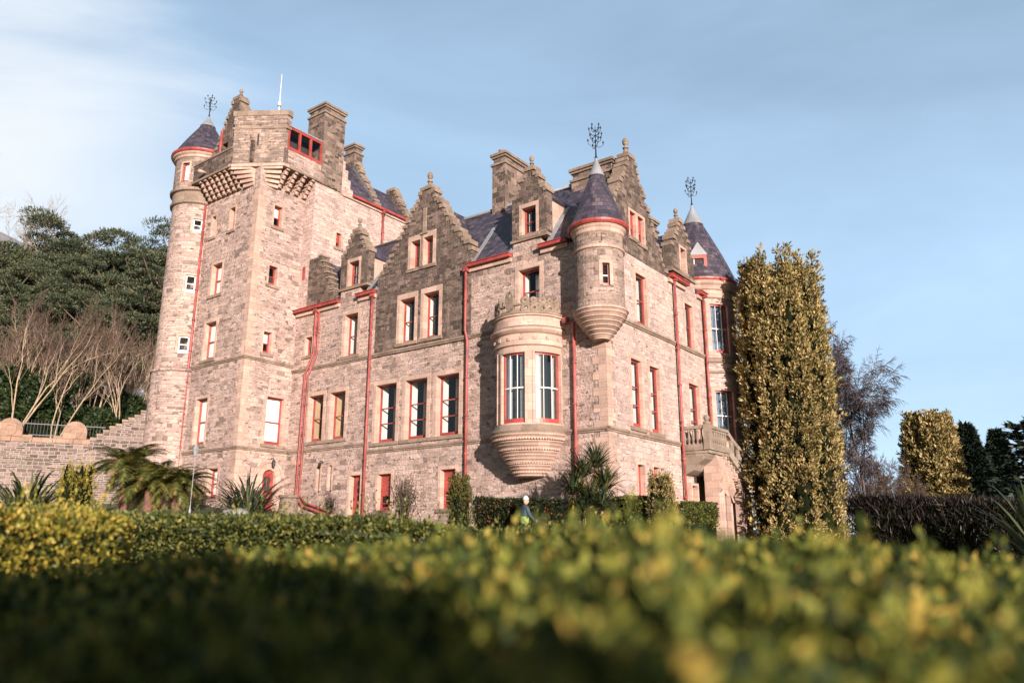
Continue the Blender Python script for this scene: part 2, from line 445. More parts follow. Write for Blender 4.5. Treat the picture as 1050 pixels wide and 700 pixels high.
# ------------------------------------------------------------------ mesh helpers
class MB:
    """collects quads / polygons with a UV in metres; build() links them as one mesh object"""
    def __init__(self):
        self.v, self.f, self.uv, self.mi, self.sm = [], [], [], [], []
        self.cur = 0
        self.smooth = False
    def face(self, pts, uvs=None):
        i0 = len(self.v)
        pts = [Vector(p) for p in pts]
        self.v.extend(pts)
        self.f.append(tuple(range(i0, i0 + len(pts))))
        if uvs is None:
            n = Vector((0, 0, 0))
            for k in range(len(pts)):
                a, b = pts[k], pts[(k + 1) % len(pts)]
                n += Vector(((a.y - b.y) * (a.z + b.z), (a.z - b.z) * (a.x + b.x), (a.x - b.x) * (a.y + b.y)))
            if n.length < 1e-12:
                n = Vector((0, 0, 1))
            n.normalize()
            if abs(n.z) > 0.95:
                t = Vector((1, 0, 0))
            else:
                t = Vector((0, 0, 1)).cross(n).normalized()
            b = n.cross(t)
            uvs = [(p.dot(t), p.dot(b)) for p in pts]
        self.uv.extend(uvs)
        self.mi.append(self.cur)
        self.sm.append(self.smooth)
    def box(self, x0, x1, y0, y1, z0, z1):
        p = lambda x, y, z: (x, y, z)
        self.face([p(x0, y0, z0), p(x1, y0, z0), p(x1, y0, z1), p(x0, y0, z1)])
        self.face([p(x1, y0, z0), p(x1, y1, z0), p(x1, y1, z1), p(x1, y0, z1)])
        self.face([p(x1, y1, z0), p(x0, y1, z0), p(x0, y1, z1), p(x1, y1, z1)])
        self.face([p(x0, y1, z0), p(x0, y0, z0), p(x0, y0, z1), p(x0, y1, z1)])
        self.face([p(x0, y0, z1), p(x1, y0, z1), p(x1, y1, z1), p(x0, y1, z1)])
        self.face([p(x0, y1, z0), p(x1, y1, z0), p(x1, y0, z0), p(x0, y0, z0)])
    def prism(self, poly, z0, z1):
        """vertical prism over a CCW polygon (seen from above); z0, z1 numbers"""
        n = len(poly)
        self.face([(x, y, z1) for x, y in poly])
        self.face([(x, y, z0) for x, y in reversed(poly)])
        for i in range(n):
            a, b = poly[i], poly[(i + 1) % n]
            self.face([(a[0], a[1], z0), (b[0], b[1], z0), (b[0], b[1], z1), (a[0], a[1], z1)])
    def extrude(self, poly, vec):
        """closed solid: planar polygon swept along vec (polygon normal points away from vec)"""
        vec = Vector(vec)
        P = [Vector(p) for p in poly]
        Q = [p + vec for p in P]
        self.face(P)
        self.face(list(reversed(Q)))
        n = len(P)
        for i in range(n):
            j = (i + 1) % n
            self.face([P[i], Q[i], Q[j], P[j]])
    def tube(self, pts, rad, n=6, cap=True):
        pts = [Vector(p) for p in pts]
        if not hasattr(rad, '__len__'):
            rad = [rad] * len(pts)
        rings = []
        prev = None
        for i, p in enumerate(pts):
            d = (pts[min(i + 1, len(pts) - 1)] - pts[max(i - 1, 0)])
            if d.length < 1e-9:
                d = Vector((0, 0, 1))
            d.normalize()
            if prev is None:
                a = d.orthogonal().normalized()
            else:
                a = (prev - d * prev.dot(d))
                a = a.normalized() if a.length > 1e-6 else d.orthogonal().normalized()
            prev = a
            b = d.cross(a)
            rings.append([p + (a * math.cos(2 * PI * k / n) + b * math.sin(2 * PI * k / n)) * rad[i] for k in range(n)])
        s = self.smooth
        self.smooth = n > 4
        for i in range(len(rings) - 1):
            for k in range(n):
                j = (k + 1) % n
                self.face([rings[i][k], rings[i][j], rings[i + 1][j], rings[i + 1][k]])
        self.smooth = s
        if cap:
            self.face(list(reversed(rings[0])))
            self.face(rings[-1])
    def lathe(self, cx, cy, prof, seg=40, a0=0.0, a1=2 * PI, smooth=False):
        """profile [(r, z)] turned about a vertical axis, from bottom to top for outward faces"""
        s = self.smooth
        L = [0]
        for (r0, z0), (r1, z1) in zip(prof, prof[1:]):
            L.append(L[-1] + math.hypot(r1 - r0, z1 - z0))
        rm = max(r for r, z in prof)
        for k in range(seg):
            t0 = a0 + (a1 - a0) * k / seg
            t1 = a0 + (a1 - a0) * (k + 1) / seg
            c0, s0, c1, s1 = math.cos(t0), math.sin(t0), math.cos(t1), math.sin(t1)
            for i in range(len(prof) - 1):
                (r0, z0), (r1, z1) = prof[i], prof[i + 1]
                P = [(cx + r0 * c0, cy + r0 * s0, z0), (cx + r0 * c1, cy + r0 * s1, z0), (cx + r1 * c1, cy + r1 * s1, z1), (cx + r1 * c0, cy + r1 * s0, z1)]
                U = [(t0 * rm, L[i]), (t1 * rm, L[i]), (t1 * rm, L[i + 1]), (t0 * rm, L[i + 1])]
                self.smooth = smooth
                if r0 < 1e-5:
                    self.face([P[0], P[2], P[3]], [U[0], U[2], U[3]])
                elif r1 < 1e-5:
                    self.face(P[:3], U[:3])
                else:
                    self.face(P, U)
        self.smooth = s
    def build(self, name, mat, parent=None, merge=False):
        me = bpy.data.meshes.new(name)
        me.from_pydata([tuple(p) for p in self.v], [], self.f)
        uvl = me.uv_layers.new(name='UVMap')
        uvl.data.foreach_set('uv', np.array(self.uv, dtype=np.float32).ravel())
        mats = mat if isinstance(mat, (list, tuple)) else [mat]
        for m in mats:
            me.materials.append(MAT[m] if isinstance(m, str) else m)
        me.polygons.foreach_set('material_index', np.array(self.mi, dtype=np.int32))
        me.polygons.foreach_set('use_smooth', np.array(self.sm, dtype=bool))
        if merge or any(self.sm):
            import bmesh
            bm = bmesh.new()
            bm.from_mesh(me)
            bmesh.ops.remove_doubles(bm, verts=bm.verts, dist=1e-4)
            bm.to_mesh(me)
            bm.free()
        me.update()
        o = bpy.data.objects.new(name, me)
        col.objects.link(o)
        if parent:
            o.parent = parent
        return o

def empty(name, loc=(0, 0, 0), rz=0.0):
    o = bpy.data.objects.new(name, None)
    o.location = loc
    o.rotation_euler = (0, 0, rz)
    o.empty_display_size = 0.3
    col.objects.link(o)
    return o

def tag(o, label=None, cat=None, group=None, kind=None):
    if label:
        o['label'] = label
    if cat:
        o['category'] = cat
    if group:
        o['group'] = group
    if kind:
        o['kind'] = kind
    return o

def copy_thing(o, loc=None, rz=None, sc=None, parent=None):
    c = o.copy()
    col.objects.link(c)
    c.parent = parent
    for ch in o.children:
        copy_thing(ch, parent=c)
    if loc is not None:
        c.location = loc
    if rz is not None:
        c.rotation_euler = (0, 0, rz)
    if sc is not None:
        c.scale = (sc, sc, sc) if not hasattr(sc, '__len__') else sc
    return c

def slab(mb, M, solids, holes, d0=0.0, d1=-0.45, du=None):
    """solid wall of rectangles minus rectangles in wall space (u, z), between depths d0 (outside) and d1"""
    us, zs = set(), set()
    for a, b, c, d in list(solids) + list(holes):
        us.update((round(a, 4), round(b, 4)))
        zs.update((round(c, 4), round(d, 4)))
    umin, umax = min(s[0] for s in solids), max(s[1] for s in solids)
    zmin, zmax = min(s[2] for s in solids), max(s[3] for s in solids)
    us = sorted(u for u in us if umin - 1e-4 <= u <= umax + 1e-4)
    zs = sorted(z for z in zs if zmin - 1e-4 <= z <= zmax + 1e-4)
    if du:
        full = []
        for a, b in zip(us, us[1:]):
            n = max(1, int(math.ceil((b - a) / du)))
            full += [a + (b - a) * k / n for k in range(n)]
        us = full + [us[-1]]
    nu, nz = len(us) - 1, len(zs) - 1
    keep = [[False] * nz for _ in range(nu)]
    for i in range(nu):
        uc = (us[i] + us[i + 1]) / 2
        for j in range(nz):
            zc = (zs[j] + zs[j + 1]) / 2
            k = any(a < uc < b and c < zc < d for a, b, c, d in solids)
            if k and any(a < uc < b and c < zc < d for a, b, c, d in holes):
                k = False
            keep[i][j] = k
    th = d0 - d1
    K = lambda i, j: 0 <= i < nu and 0 <= j < nz and keep[i][j]
    for i in range(nu):
        for j in range(nz):
            if not keep[i][j]:
                continue
            a, b, c, d = us[i], us[i + 1], zs[j], zs[j + 1]
            mb.face([M(a, c, d0), M(b, c, d0), M(b, d, d0), M(a, d, d0)], [(a, c), (b, c), (b, d), (a, d)])
            mb.face([M(b, c, d1), M(a, c, d1), M(a, d, d1), M(b, d, d1)], [(b, c), (a, c), (a, d), (b, d)])
            if not K(i - 1, j):
                mb.face([M(a, c, d1), M(a, c, d0), M(a, d, d0), M(a, d, d1)], [(a - th, c), (a, c), (a, d), (a - th, d)])
            if not K(i + 1, j):
                mb.face([M(b, c, d0), M(b, c, d1), M(b, d, d1), M(b, d, d0)], [(b, c), (b + th, c), (b + th, d), (b, d)])
            if not K(i, j - 1):
                mb.face([M(a, c, d1), M(b, c, d1), M(b, c, d0), M(a, c, d0)], [(a, c - th), (b, c - th), (b, c), (a, c)])
            if not K(i, j + 1):
                mb.face([M(a, d, d0), M(b, d, d0), M(b, d, d1), M(a, d, d1)], [(a, d), (b, d), (b, d + th), (a, d + th)])

def wbox(mb, M, u0, u1, z0, z1, d0, d1, du=None):
    slab(mb, M, [(u0, u1, z0, z1)], [], max(d0, d1), min(d0, d1), du)

def crow(uc, h0, z0, h1, z1, n):
    """stepped gable as a stack of rectangles"""
    out = []
    rr = random.Random(int(abs(uc) * 100) + n)
    n = int(n * 1.35)
    zz = [z0 + (z1 - z0) * (k + (rr.uniform(-.28, .28) if 0 < k < n else 0)) / n for k in range(n + 1)]
    for k in range(n):
        t = k / (n - 1)
        h = h0 + (h1 - h0) * t + .05 * math.sin(t * PI) * abs(h0 - h1) * -1
        j = abs(h0 - h1) / n * .3 if 0 < k < n - 1 else 0
        out.append((uc - h - rr.uniform(-j, j), uc + h + rr.uniform(-j, j), zz[k], zz[k + 1]))
    return out

# ------------------------------------------------------------------ terrain
CX, CY = 3.6759, 29.7739            # the castle's near corner
YA = 0.927367
EX = (math.sin(YA), -math.cos(YA))  # along the garden front, to the right
EY = (math.cos(YA), math.sin(YA))   # into the building
def to_local(x, y):
    dx, dy = x - CX, y - CY
    return dx * EX[0] + dy * EX[1], dx * EY[0] + dy * EY[1]
def to_world(X, Y, z=0.0):
    return (CX + X * EX[0] + Y * EY[0], CY + X * EX[1] + Y * EY[1], z)
def sst(a, b, x):
    t = min(1, max(0, (x - a) / (b - a)))
    return t * t * (3 - 2 * t)
WALL_A, WALL_B = Vector((-20.9, 43.2, 0)), Vector((-31.5, 38.2, 0))      # line of the garden retaining wall
_wd = (WALL_B - WALL_A).normalized()
_wn = Vector((_wd.y, -_wd.x, 0))
if _wn.y < 0:
    _wn = -_wn
def ground(x, y):
    X, Y = to_local(x, y)
    zc = -0.3 - 0.1 * max(-24, X) if X < 0 else -0.3 - 0.03 * min(X, 8)
    t = sst(-23, -4, Y)
    z = -1.5 + (zc + 1.5) * t
    s = (Vector((x, y, 0)) - WALL_A).dot(_wn)
    side = sst(0.0, 1.0, (-19.2 - x) / 3.0) if y < 60 else sst(0, 1, (10 - x) / 28)
    if s > 0.2:
        hill = (3.3 * sst(0.2, 1.6, s) + 0.13 * min(s, 160) ** 1.0) * side
        z += hill
    return z

def grid_axis():
    a = list(np.arange(-60, 60.01, 1.5))
    out = [-6000, -3000, -1500, -800, -450, -250, -170, -120, -95, -80, -70] + a + [70, 80, 95, 120, 170, 250, 450, 800, 1500, 3000, 6000]
    return out
mb = MB()
xs = grid_axis()
ys = [y for y in grid_axis()]
V = {}
verts, faces = [], []
for i, x in enumerate(xs):
    for j, y in enumerate(ys):
        verts.append((x, y, ground(x, y) if (abs(x) < 1000 and abs(y) < 1000) else -1.5))
ny = len(ys)
for i in range(len(xs) - 1):
    for j in range(ny - 1):
        faces.append((i * ny + j, (i + 1) * ny + j, (i + 1) * ny + j + 1, i * ny + j + 1))
me = bpy.data.meshes.new('ground')
me.from_pydata(verts, [], faces)
k = NT('lawn_and_soil')
co = k.n('ShaderNodeTexCoord')
no = k.n('ShaderNodeTexNoise', Scale=0.35, Detail=9.0)
k.l(co.outputs['Object'], no.inputs['Vector'])
k.l(k.ramp(no.outputs['Fac'], [(0.3, (0.045, 0.055, 0.02)), (0.55, (0.075, 0.08, 0.028)), (0.75, (0.12, 0.095, 0.05))]), k.b.inputs['Base Color'])
k.b.inputs['Roughness'].default_value = 0.95
me.materials.append(k.m)
go = bpy.data.objects.new('ground', me)
col.objects.link(go)
for p in me.polygons:
    p.use_smooth = True
tag(go, 'grassy ground rising to the castle and the wooded hill', 'ground', kind='structure')

# ------------------------------------------------------------------ the castle
castle = empty('castle', (CX, CY, 0), -(PI / 2 - YA))
tag(castle, 'pink sandstone baronial castle with crow-stepped gables, round turrets and red window frames', 'castle')
YT, XT, XR = -3.02, -19.45, -18.6
MF = lambda u, z, d: (u, -d, z)                 # garden front, faces -y
MS = lambda u, z, d: (d, u, z)                  # side, faces +x
MTF = lambda u, z, d: (u, YT - d, z)            # tower front
MTR = lambda u, z, d: (XT + d, u, z)            # tower side
MRR = lambda u, z, d: (XR + d, u, z)            # rear block side
def cylmap(cx, cy, r):
    return lambda u, z, d: (cx + (r + d) * math.cos(u / r), cy + (r + d) * math.sin(u / r), z)

def curtain(mb, M, u0, u1, z0, z1, d, seed=0):
    rr = random.Random(seed)
    n = max(6, int((u1 - u0) / 0.05))
    pts = []
    ph = rr.random() * 6
    for i in range(n + 1):
        u = u0 + (u1 - u0) * i / n
        pts.append((u, d + 0.035 * math.sin(ph + i * 1.35)))
    for (ua, da), (ub, db) in zip(pts, pts[1:]):
        mb.face([M(ua, z0, da), M(ub, z0, db), M(ub, z1, db), M(ua, z1, da)])

WSEED = [0]
def window(M, u0, u1, z0, z1, fill='shutter', surr=0.17, rec=0.24, du=None, bars=(0.5,), vbars=0, sill=True, frame='red', surround=True, sash='red', head=0.0, gl='glass'):
    WSEED[0] += 1
    rr = random.Random(WSEED[0] * 13)
    w, h = u1 - u0, z1 - z0
    f = min(0.07, w * 0.12)
    b0, b1 = -rec, -rec - 0.08
    mb = MB()
    slab(mb, M, [(u0 - 0.004, u1 + 0.004, z0, z1 + 0.004)], [(u0 + f, u1 - f, z0 + f * 2.6, z1 - f)], b0, b1, du)
    fr = mb.build('window', frame, castle)
    if surround:
        mb = MB()
        so = [(u0 - surr, u1 + surr, z0 - 0.01, z1 + surr + head)]
        slab(mb, M, so, [(u0, u1, z0 - 0.02, z1)], 0.022, -rec - 0.12, du)
        mb.build('surround', 'dressed', fr)
    if sill:
        mb = MB()
        wbox(mb, M, u0 - surr - 0.05, u1 + surr + 0.05, z0 - 0.17, z0 - 0.01, 0.075, -rec - 0.12, du)
        mb.build('sill', 'string' if surround else 'dressed', fr)
    for t in bars:
        mb = MB()
        zc = z0 + h * t
        wbox(mb, M, u0 + f, u1 - f, zc - 0.026, zc + 0.026, b0 - 0.008, b1 + 0.008, du)
        mb.build('sash_bar', sash, fr)
    for k_ in range(vbars):
        mb = MB()
        uc = u0 + w * (k_ + 1) / (vbars + 1)
        wbox(mb, M, uc - 0.012, uc + 0.012, z0 + f * 1.7, z1 - f, b0 - 0.016, b1 + 0.016, du)
        mb.build('sash_bar', sash, fr)
    mb = MB()
    n = 1 if not du else max(1, int(w / du))
    for i in range(n):
        a, b = u0 + f + (w - 2 * f) * i / n, u0 + f + (w - 2 * f) * (i + 1) / n
        d = (b0 + b1) / 2
        mb.face([M(a, z0 + f, d), M(b, z0 + f, d), M(b, z1 - f, d), M(a, z1 - f, d)])
    mb.build('pane', gl, fr)
    if fill in ('shutter', 'wood'):
        for a, b in ((u0 + 0.01, u0 + 0.05), (u1 - 0.05, u1 - 0.01)):
            mb = MB()
            wbox(mb, M, a, b, z0 + 0.02, z1 - 0.02, b1 - 0.01, b1 - 0.40)
            mb.build('shutter', 'white' if fill == 'shutter' else 'cream', fr)
        if fill == 'shutter' and w > 0.8:
            mb = MB()
            curtain(mb, M, u0 + w * 0.30, u0 + w * (0.42 + 0.12 * rr.random()), z0 + 0.05, z1 - 0.03, b1 - 0.46, WSEED[0])
            mb.build('curtain', 'cream' if rr.random() < 0.5 else 'blind', fr)
    elif fill == 'blind':
        mb = MB()
        wbox(mb, M, u0 + 0.02, u1 - 0.02, z0 + 0.02, z1 - 0.02, b1 - 0.03, b1 - 0.05, du)
        mb.build('blind', 'blind', fr)
    elif fill == 'halfblind':
        mb = MB()
        wbox(mb, M, u0 + 0.02, u1 - 0.02, z0 + h * 0.5, z1 - 0.02, b1 - 0.03, b1 - 0.05, du)
        mb.build('blind', 'blind', fr)
    elif fill == 'net':
        mb = MB()
        curtain(mb, M, u0 + 0.05, u0 + w * 0.27, z0 + 0.05, z1 - 0.04, b1 - 0.12, WSEED[0])
        mb.build('curtain', 'net', fr)
        mb = MB()
        curtain(mb, M, u0 + w * 0.74, u1 - 0.05, z0 + 0.05, z1 - 0.04, b1 - 0.12, WSEED[0] + 5)
        mb.build('curtain', 'net', fr)
    elif fill == 'fullnet':
        mb = MB()
        curtain(mb, M, u0 + 0.03, u1 - 0.03, z0 + 0.05, z1 - 0.04, b1 - 0.12, WSEED[0])
        mb.build('curtain', 'sky_tint_net', fr)
    elif fill == 'redpanel':
        mb = MB()
        wbox(mb, M, u0 + f, u1 - f, z0 + h * 0.42, z1 - f, b0 - 0.005, b1, du)
        mb.build('panel', 'red', fr)
    return fr

# --- garden front
WF = [(-17.88, -16.72, 5.10, 7.48, 'wood'), (-16.2, -15.05, 5.10, 7.48, 'wood'),
      (-12.84, -11.45, 4.68, 7.46, 'shutter'), (-10.87, -9.47, 4.68, 7.46, 'shutter'), (-8.9, -7.53, 4.68, 7.44, 'shutter'),
      (-15.38, -14.42, 9.28, 11.48, 'shutter'), (-18.5, -17.95, 9.75, 10.77, 'dark'),
      (-4.22, -3.12, 9.6, 11.53, 'shutter')]
WG = [(-11.38, -10.38, 9.34, 11.53, 'shutter'), (-9.8, -8.82, 9.34, 11.55, 'shutter'),
      (-10.76, -10.14, 13.0, 14.42, 'shutter'), (-9.92, -9.3, 13.0, 14.44, 'shutter')]
GROUNDW = [(-12.5, -11.6, 1.5, 3.18), (-8.53, -7.65, 1.5, 3.18)]
SLITS = [(-16.9, -16.66, 2.58, 3.8), (-16.02, -15.78, 2.58, 3.8)]
DOORF = (-14.42, -13.67, 1.05, 3.22)
hole = lambda w, m=0.08: (w[0] - m, w[1] + m, w[2] - 0.06, w[3] + m)
hF = [hole(w) for w in WF] + [hole(w) for w in WG] + [hole(w) for w in GROUNDW] + [hole(w, 0.05) for w in SLITS]
hF += [(DOORF[0] - .08, DOORF[1] + .08, DOORF[2], DOORF[3] + .08), (-4.75, -2.45, 4.4, 7.6)]
mb = MB()
slab(mb, MF, [(XT + 0.02, -13.05, -1.0, 12.25), (-13.05, -6.9, -1.0, 9.0), (-6.9, -0.5, -1.0, 12.25), (-15.85, -14.4, 12.25, 12.93), (-4.54, -3.05, 12.25, 12.93)], hF)
mb.build('wall', 'wall', castle)
# gable of the garden front, darker with soot and lichen
mb = MB()
G1 = [(-13.05, -6.9, 9.0, 13.05)] + crow(-9.87, 2.98, 13.05, 0.34, 17.1, 12)
slab(mb, MF, G1, hF, 0.05, -0.5)
g = mb.build('gable', 'gable', castle)
def copings(rects, M, parent, d0=0.11, d1=-0.56, seed=3):
    rr = random.Random(seed)
    out = []
    for side in (0, 1):
        mb = MB()
        for k_, (a, b, c, d) in enumerate(rects):
            na, nb = (rects[k_ + 1][0], rects[k_ + 1][1]) if k_ + 1 < len(rects) else ((a + b) / 2, (a + b) / 2)
            s, e = ((a - 0.04, na + 0.03), (nb - 0.03, b + 0.04))[side]
            if e - s > 0.02:
                j = rr.uniform(-0.03, 0.03)
                wbox(mb, M, s + .01 + rr.uniform(-.015, .015), e + .03, d - .14, d + 0.05 + j, d0 - .02 + rr.uniform(-.03, .03), d1 + .03)
        if mb.v:
            out.append(mb.build('coping', 'finial', parent))
    return out
copings(G1[1:], MF, g)
def finial(M, u, z, d=-0.22, s=1.0, parent=None):
    x, y, _ = M(u, 0, d)
    mb = MB()
    pr = [(0.0, 0), (0.27, 0), (0.27, .14), (.19, .2), (.15, .42), (.12, .5), (.2, .54), (.2, .6), (.1, .64), (.085, .72), (.17, .80), (.215, .93), (.19, 1.06), (.10, 1.16), (.05, 1.2), (.0, 1.24)]
    mb.lathe(x, y, [(r * s * .84, z + q * s) for r, q in pr], 14, smooth=False)
    return mb.build('finial', 'finial', parent)
finial(MF, -9.87, 17.05, s=0.82, parent=g)
mb = MB()
wbox(mb, MF, -9.98, -9.76, 14.7, 16.0, 0.11, 0.052)
wbox(mb, MF, -10.1, -9.64, 14.62, 14.7, 0.14, 0.052)
mb.build('label_strip', 'string', g)
for w in WF:
    window(MF, *w[:4], fill=w[4], bars=(0.5,) if w[3] - w[2] < 2.6 else (0.33, 0.6), rec=0.3 if w[1] - w[0] > .7 else 0.2, surr=0.2 if w[1] - w[0] > .7 else .12)
for w in WG:
    M_ = lambda u, z, d: MF(u, z, d + 0.05)
    window(M_, *w[:4], fill=w[4], rec=0.3, surr=0.19, head=0.08)
for w in GROUNDW:
    window(MF, *w, fill='redpanel', bars=(0.2, 0.42), rec=0.24, surr=0.15)
for w in SLITS:
    window(MF, *w, fill='dark', bars=(), rec=0.26, surr=0.1, sill=False)

def door(M, u0, u1, z0, z1, glazed=True, surr=0.18):
    mb = MB()
    wbox(mb, M, u0, u1, z0, z1, -0.26, -0.33)
    dr = mb.build('door', 'red', castle)
    mb = MB()
    slab(mb, M, [(u0 - surr, u1 + surr, z0, z1 + surr)], [(u0, u1, z0 - 0.01, z1)], 0.02, -0.4)
    mb.build('surround', 'dressed', dr)
    if glazed:
        n = 5
        for k_ in range(n):
            mb = MB()
            za = z0 + 0.28 + (z1 - z0 - 0.4) * k_ / n
            wbox(mb, M, u0 + (u1 - u0) * 0.38, u1 - 0.08, za, za + (z1 - z0 - 0.4) / n * 0.62, -0.252, -0.262)
            mb.build('door_pane', 'iron', dr)
    mb = MB()
    p = Vector(M(u0 + 0.1, z0 + 1.0, -0.22))
    mb.tube([p, p + Vector((0, 0, 0.12))], 0.02, 6)
    mb.build('handle', 'iron', dr)
    return dr
door(MF, *DOORF)

# --- string courses, cornices, gutters
def course(M, u0, u1, z, du=None, proj=0.10, h=0.17, mat='string', name='string_course'):
    mb = MB()
    slab(mb, M, [(u0, u1, z, z + h * 0.55)], [], proj, -0.02, du)
    slab(mb, M, [(u0, u1, z - h * 0.45, z + 0.004)], [], proj * 0.55, -0.02, du)
    return mb.build(name, mat, castle)
course(MF, -13.36, 0.1, 4.27)
course(MF, XT + .02, -13.36, 4.66)
mb = MB()
wbox(mb, MF, -13.45, -13.3, 4.2, 4.75, 0.103, -0.02)
mb.build('string_course', 'string', castle)
course(MF, XT + .02, -13.06, 8.98)
M_G = lambda u, z, d: MF(u, z, d + 0.05)
course(M_G, -13.06, -6.9, 8.98)
course(MF, -6.9, -5.2, 8.98)
course(MS, -0.1, 9.75, 4.27)
course(MS, 0.6, 9.75, 8.9)
def eave(M, u0, u1, z=12.25):
    mb = MB()
    slab(mb, M, [(u0 + .03, u1 - .03, z - 0.22, z - 0.03)], [], 0.12, -0.02)
    mb.build('cornice', 'dressed', castle)
    mb = MB()
    slab(mb, M, [(u0, u1, z - 0.02, z + 0.12)], [], 0.30, 0.02)
    slab(mb, M, [(u0 - .02, u1 + .02, z + 0.12, z + 0.15)], [], 0.34, 0.02)
    return mb.build('gutter', 'red', castle)
eave(MF, -19.4, -15.83)
eave(MF, -14.42, -13.1)
eave(MF, -7.0, -4.56)
eave(MF, -3.03, -1.6)
eave(MS, 5.85, 7.75, 12.02)
eave(MS, 9.05, 10.0, 12.02)
def pipe(pts, r=0.062, hopper=True):
    mb = MB()
    mb.tube(pts, r, 8)
    p = mb.build('downpipe', 'pipe', castle)
    if hopper:
        mb = MB()
        x, y, z = pts[0]
        mb.box(x - .12, x + .12, y - .1, y + .1, z - .05, z + .2)
        mb.build('hopper', 'pipe', p)
    mb = MB()
    for a, b in zip(pts, pts[1:]):
        a, b = Vector(a), Vector(b)
        n = int((b - a).length / 1.9)
        for k_ in range(1, n + 1):
            q = a.lerp(b, k_ / (n + 1))
            dd = (b - a).normalized() * 0.035
            mb.tube([q - dd, q + dd], r + 0.025, 8)
    if mb.v:
        mb.build('bracket', 'pipe', p)
    return p
yo = -0.14
pipe([(-17.62, yo, 12.1), (-17.6, yo, 9.75), (-18.2, yo, 8.7), (-18.3, yo, 2.35), (-17.7, yo, 1.85), (-15.6, yo, 1.35)])
pipe([(-17.35, yo, 12.0), (-17.33, yo, 9.7), (-17.93, yo, 8.6), (-18.03, yo, 2.45), (-17.5, yo, 2.0), (-15.4, yo, 1.5)], r=0.05, hopper=False)
pipe([(-13.28, yo, 12.1), (-13.28, yo, 0.7)])
pipe([(-7.08, -0.2, 12.1), (-7.08, -0.2, 9.3), (-7.0, yo, 8.8), (-6.98, yo, 0.4)])
pipe([(-1.75, yo, 8.75), (-1.38, yo, 8.7), (-1.4, yo, 0.3)], r=0.07)
pipe([(0.16, 6.32, 11.95), (0.16, 6.32, 0.3)])
pipe([(0.16, 9.6, 11.95), (0.16, 9.6, 3.5)])
pipe([(-24.38, YT - .14, 19.1), (-24.38, YT - .14, 1.5)], r=0.07, hopper=False)

# --- side wall and its gable
WS = [(2.0, 2.9, 4.6, 7.42, 'net', (0.33, 0.6)), (3.66, 4.54, 4.55, 7.40, 'net', (0.33, 0.6)), (2.72, 3.68, 9.08, 11.34, 'net', (0.5,)),
      (7.62, 8.5, 8.98, 11.2, 'net', (0.5,)), (7.6, 8.7, 4.4, 7.28, 'net', (0.6, 0.4))]
WSG = [(2.42, 2.95, 12.92, 14.12, 'redpanel', (0.42,)), (3.16, 3.7, 12.86, 14.12, 'redpanel', (0.42,))]
WSL = [(2.26, 2.84, 1.3, 3.1), (3.62, 4.18, 1.3, 3.1)]
DS = (6.75, 7.3, 0.0, 2.5)
hS = [hole(w) for w in WS + WSG] + [hole(w) for w in WSL] 
mb = MB()
slab(mb, MS, [(0.5, 10.3, -1.0, 12.02), (7.75, 9.05, 12.02, 12.6)], hS)
mb.build('wall', 'ashlar', castle)
G2 = [(max(a, 0.3), b, c, d) for a, b, c, d in crow(2.72, 3.1, 12.02, 0.3, 16.9, 14)]
mb = MB()
slab(mb, MS, G2, hS, 0.02, -0.5)
g2 = mb.build('gable', 'gable', castle)
copings(G2, MS, g2, 0.08, -0.56, 5)
finial(MS, 2.72, 16.86, s=0.8, parent=g2)
for w in WS + WSG:
    window(MS, *w[:4], fill=w[4], bars=w[5], rec=0.13, surr=0.18 if w[1] - w[0] > .7 else .13)
for w in WSL:
    window(MS, *w, fill='redpanel', bars=(0.42,), rec=0.2, surr=0.13)
door(lambda u, z, d: MS(u, z, d + .27), *DS, glazed=False, surr=0.12)
# quoins at the corner of the two fronts
mb = MB()
for k_ in range(27):
    z = -0.5 + k_ * 0.32
    if z > 7.9:
        break
    L1, L2 = (0.62, 0.36) if k_ % 2 else (0.36, 0.62)
    mb.prism([(-L1, -0.022), (0.022, -0.022), (0.022, L2), (0.0, L2), (0.0, 0.0), (-L1, 0.0)], z, z + 0.314)
mb.build('quoin', 'dressed', castle)
mb = MB()
mb.prism([(-0.6, 0.0), (0.0, 0.0), (0.0, 0.6), (-0.6, 0.6)], -1, 12.0)
mb.build('wall', 'wall', castle)

# --- near-black sheets standing in for unlit rooms behind the windows
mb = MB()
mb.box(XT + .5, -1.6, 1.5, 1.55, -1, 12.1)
mb.build('shade_backing', 'deep_shade', castle)
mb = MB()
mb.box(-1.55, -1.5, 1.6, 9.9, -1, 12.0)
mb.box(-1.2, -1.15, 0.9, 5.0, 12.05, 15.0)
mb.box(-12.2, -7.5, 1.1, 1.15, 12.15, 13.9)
mb.build('shade_backing', 'deep_shade', castle)

# --- roofs
def roof_quad(name, pts, th=0.13, mat='slate', parent=None):
    mb = MB()
    P = [Vector(p) for p in pts]
    n = (P[1] - P[0]).cross(P[2] - P[0]).normalized()
    mb.extrude(P, -n * th)
    return mb.build(name, mat, parent or castle)
RY, RZ = 2.75, 16.3
def main_z(y):
    return 12.36 + (RZ - 12.36) * (y + 0.12) / (RY + 0.12)
roof_quad('roof', [(-19.4, .32, main_z(.32)), (-0.4, .32, main_z(.32)), (-0.4, RY, RZ), (-19.4, RY, RZ)])
for xa, xb in ((-19.4, -15.93), (-13.84, -13.07), (-6.85, -4.57), (-2.69, -0.9)):
    roof_quad('roof', [(xa, -.12, 12.36), (xb, -.12, 12.36), (xb, .32, main_z(.32)), (xa, .32, main_z(.32))])
roof_quad('roof', [(-0.4, 5.62, 12.36), (-19.4, 5.62, 12.36), (-19.4, RY, RZ), (-0.4, RY, RZ)])
mb = MB()
mb.tube([(-18.5, RY, RZ + .03), (-0.45, RY, RZ + .03)], 0.09, 8)
mb.build('roof_ridge', 'lead', castle)
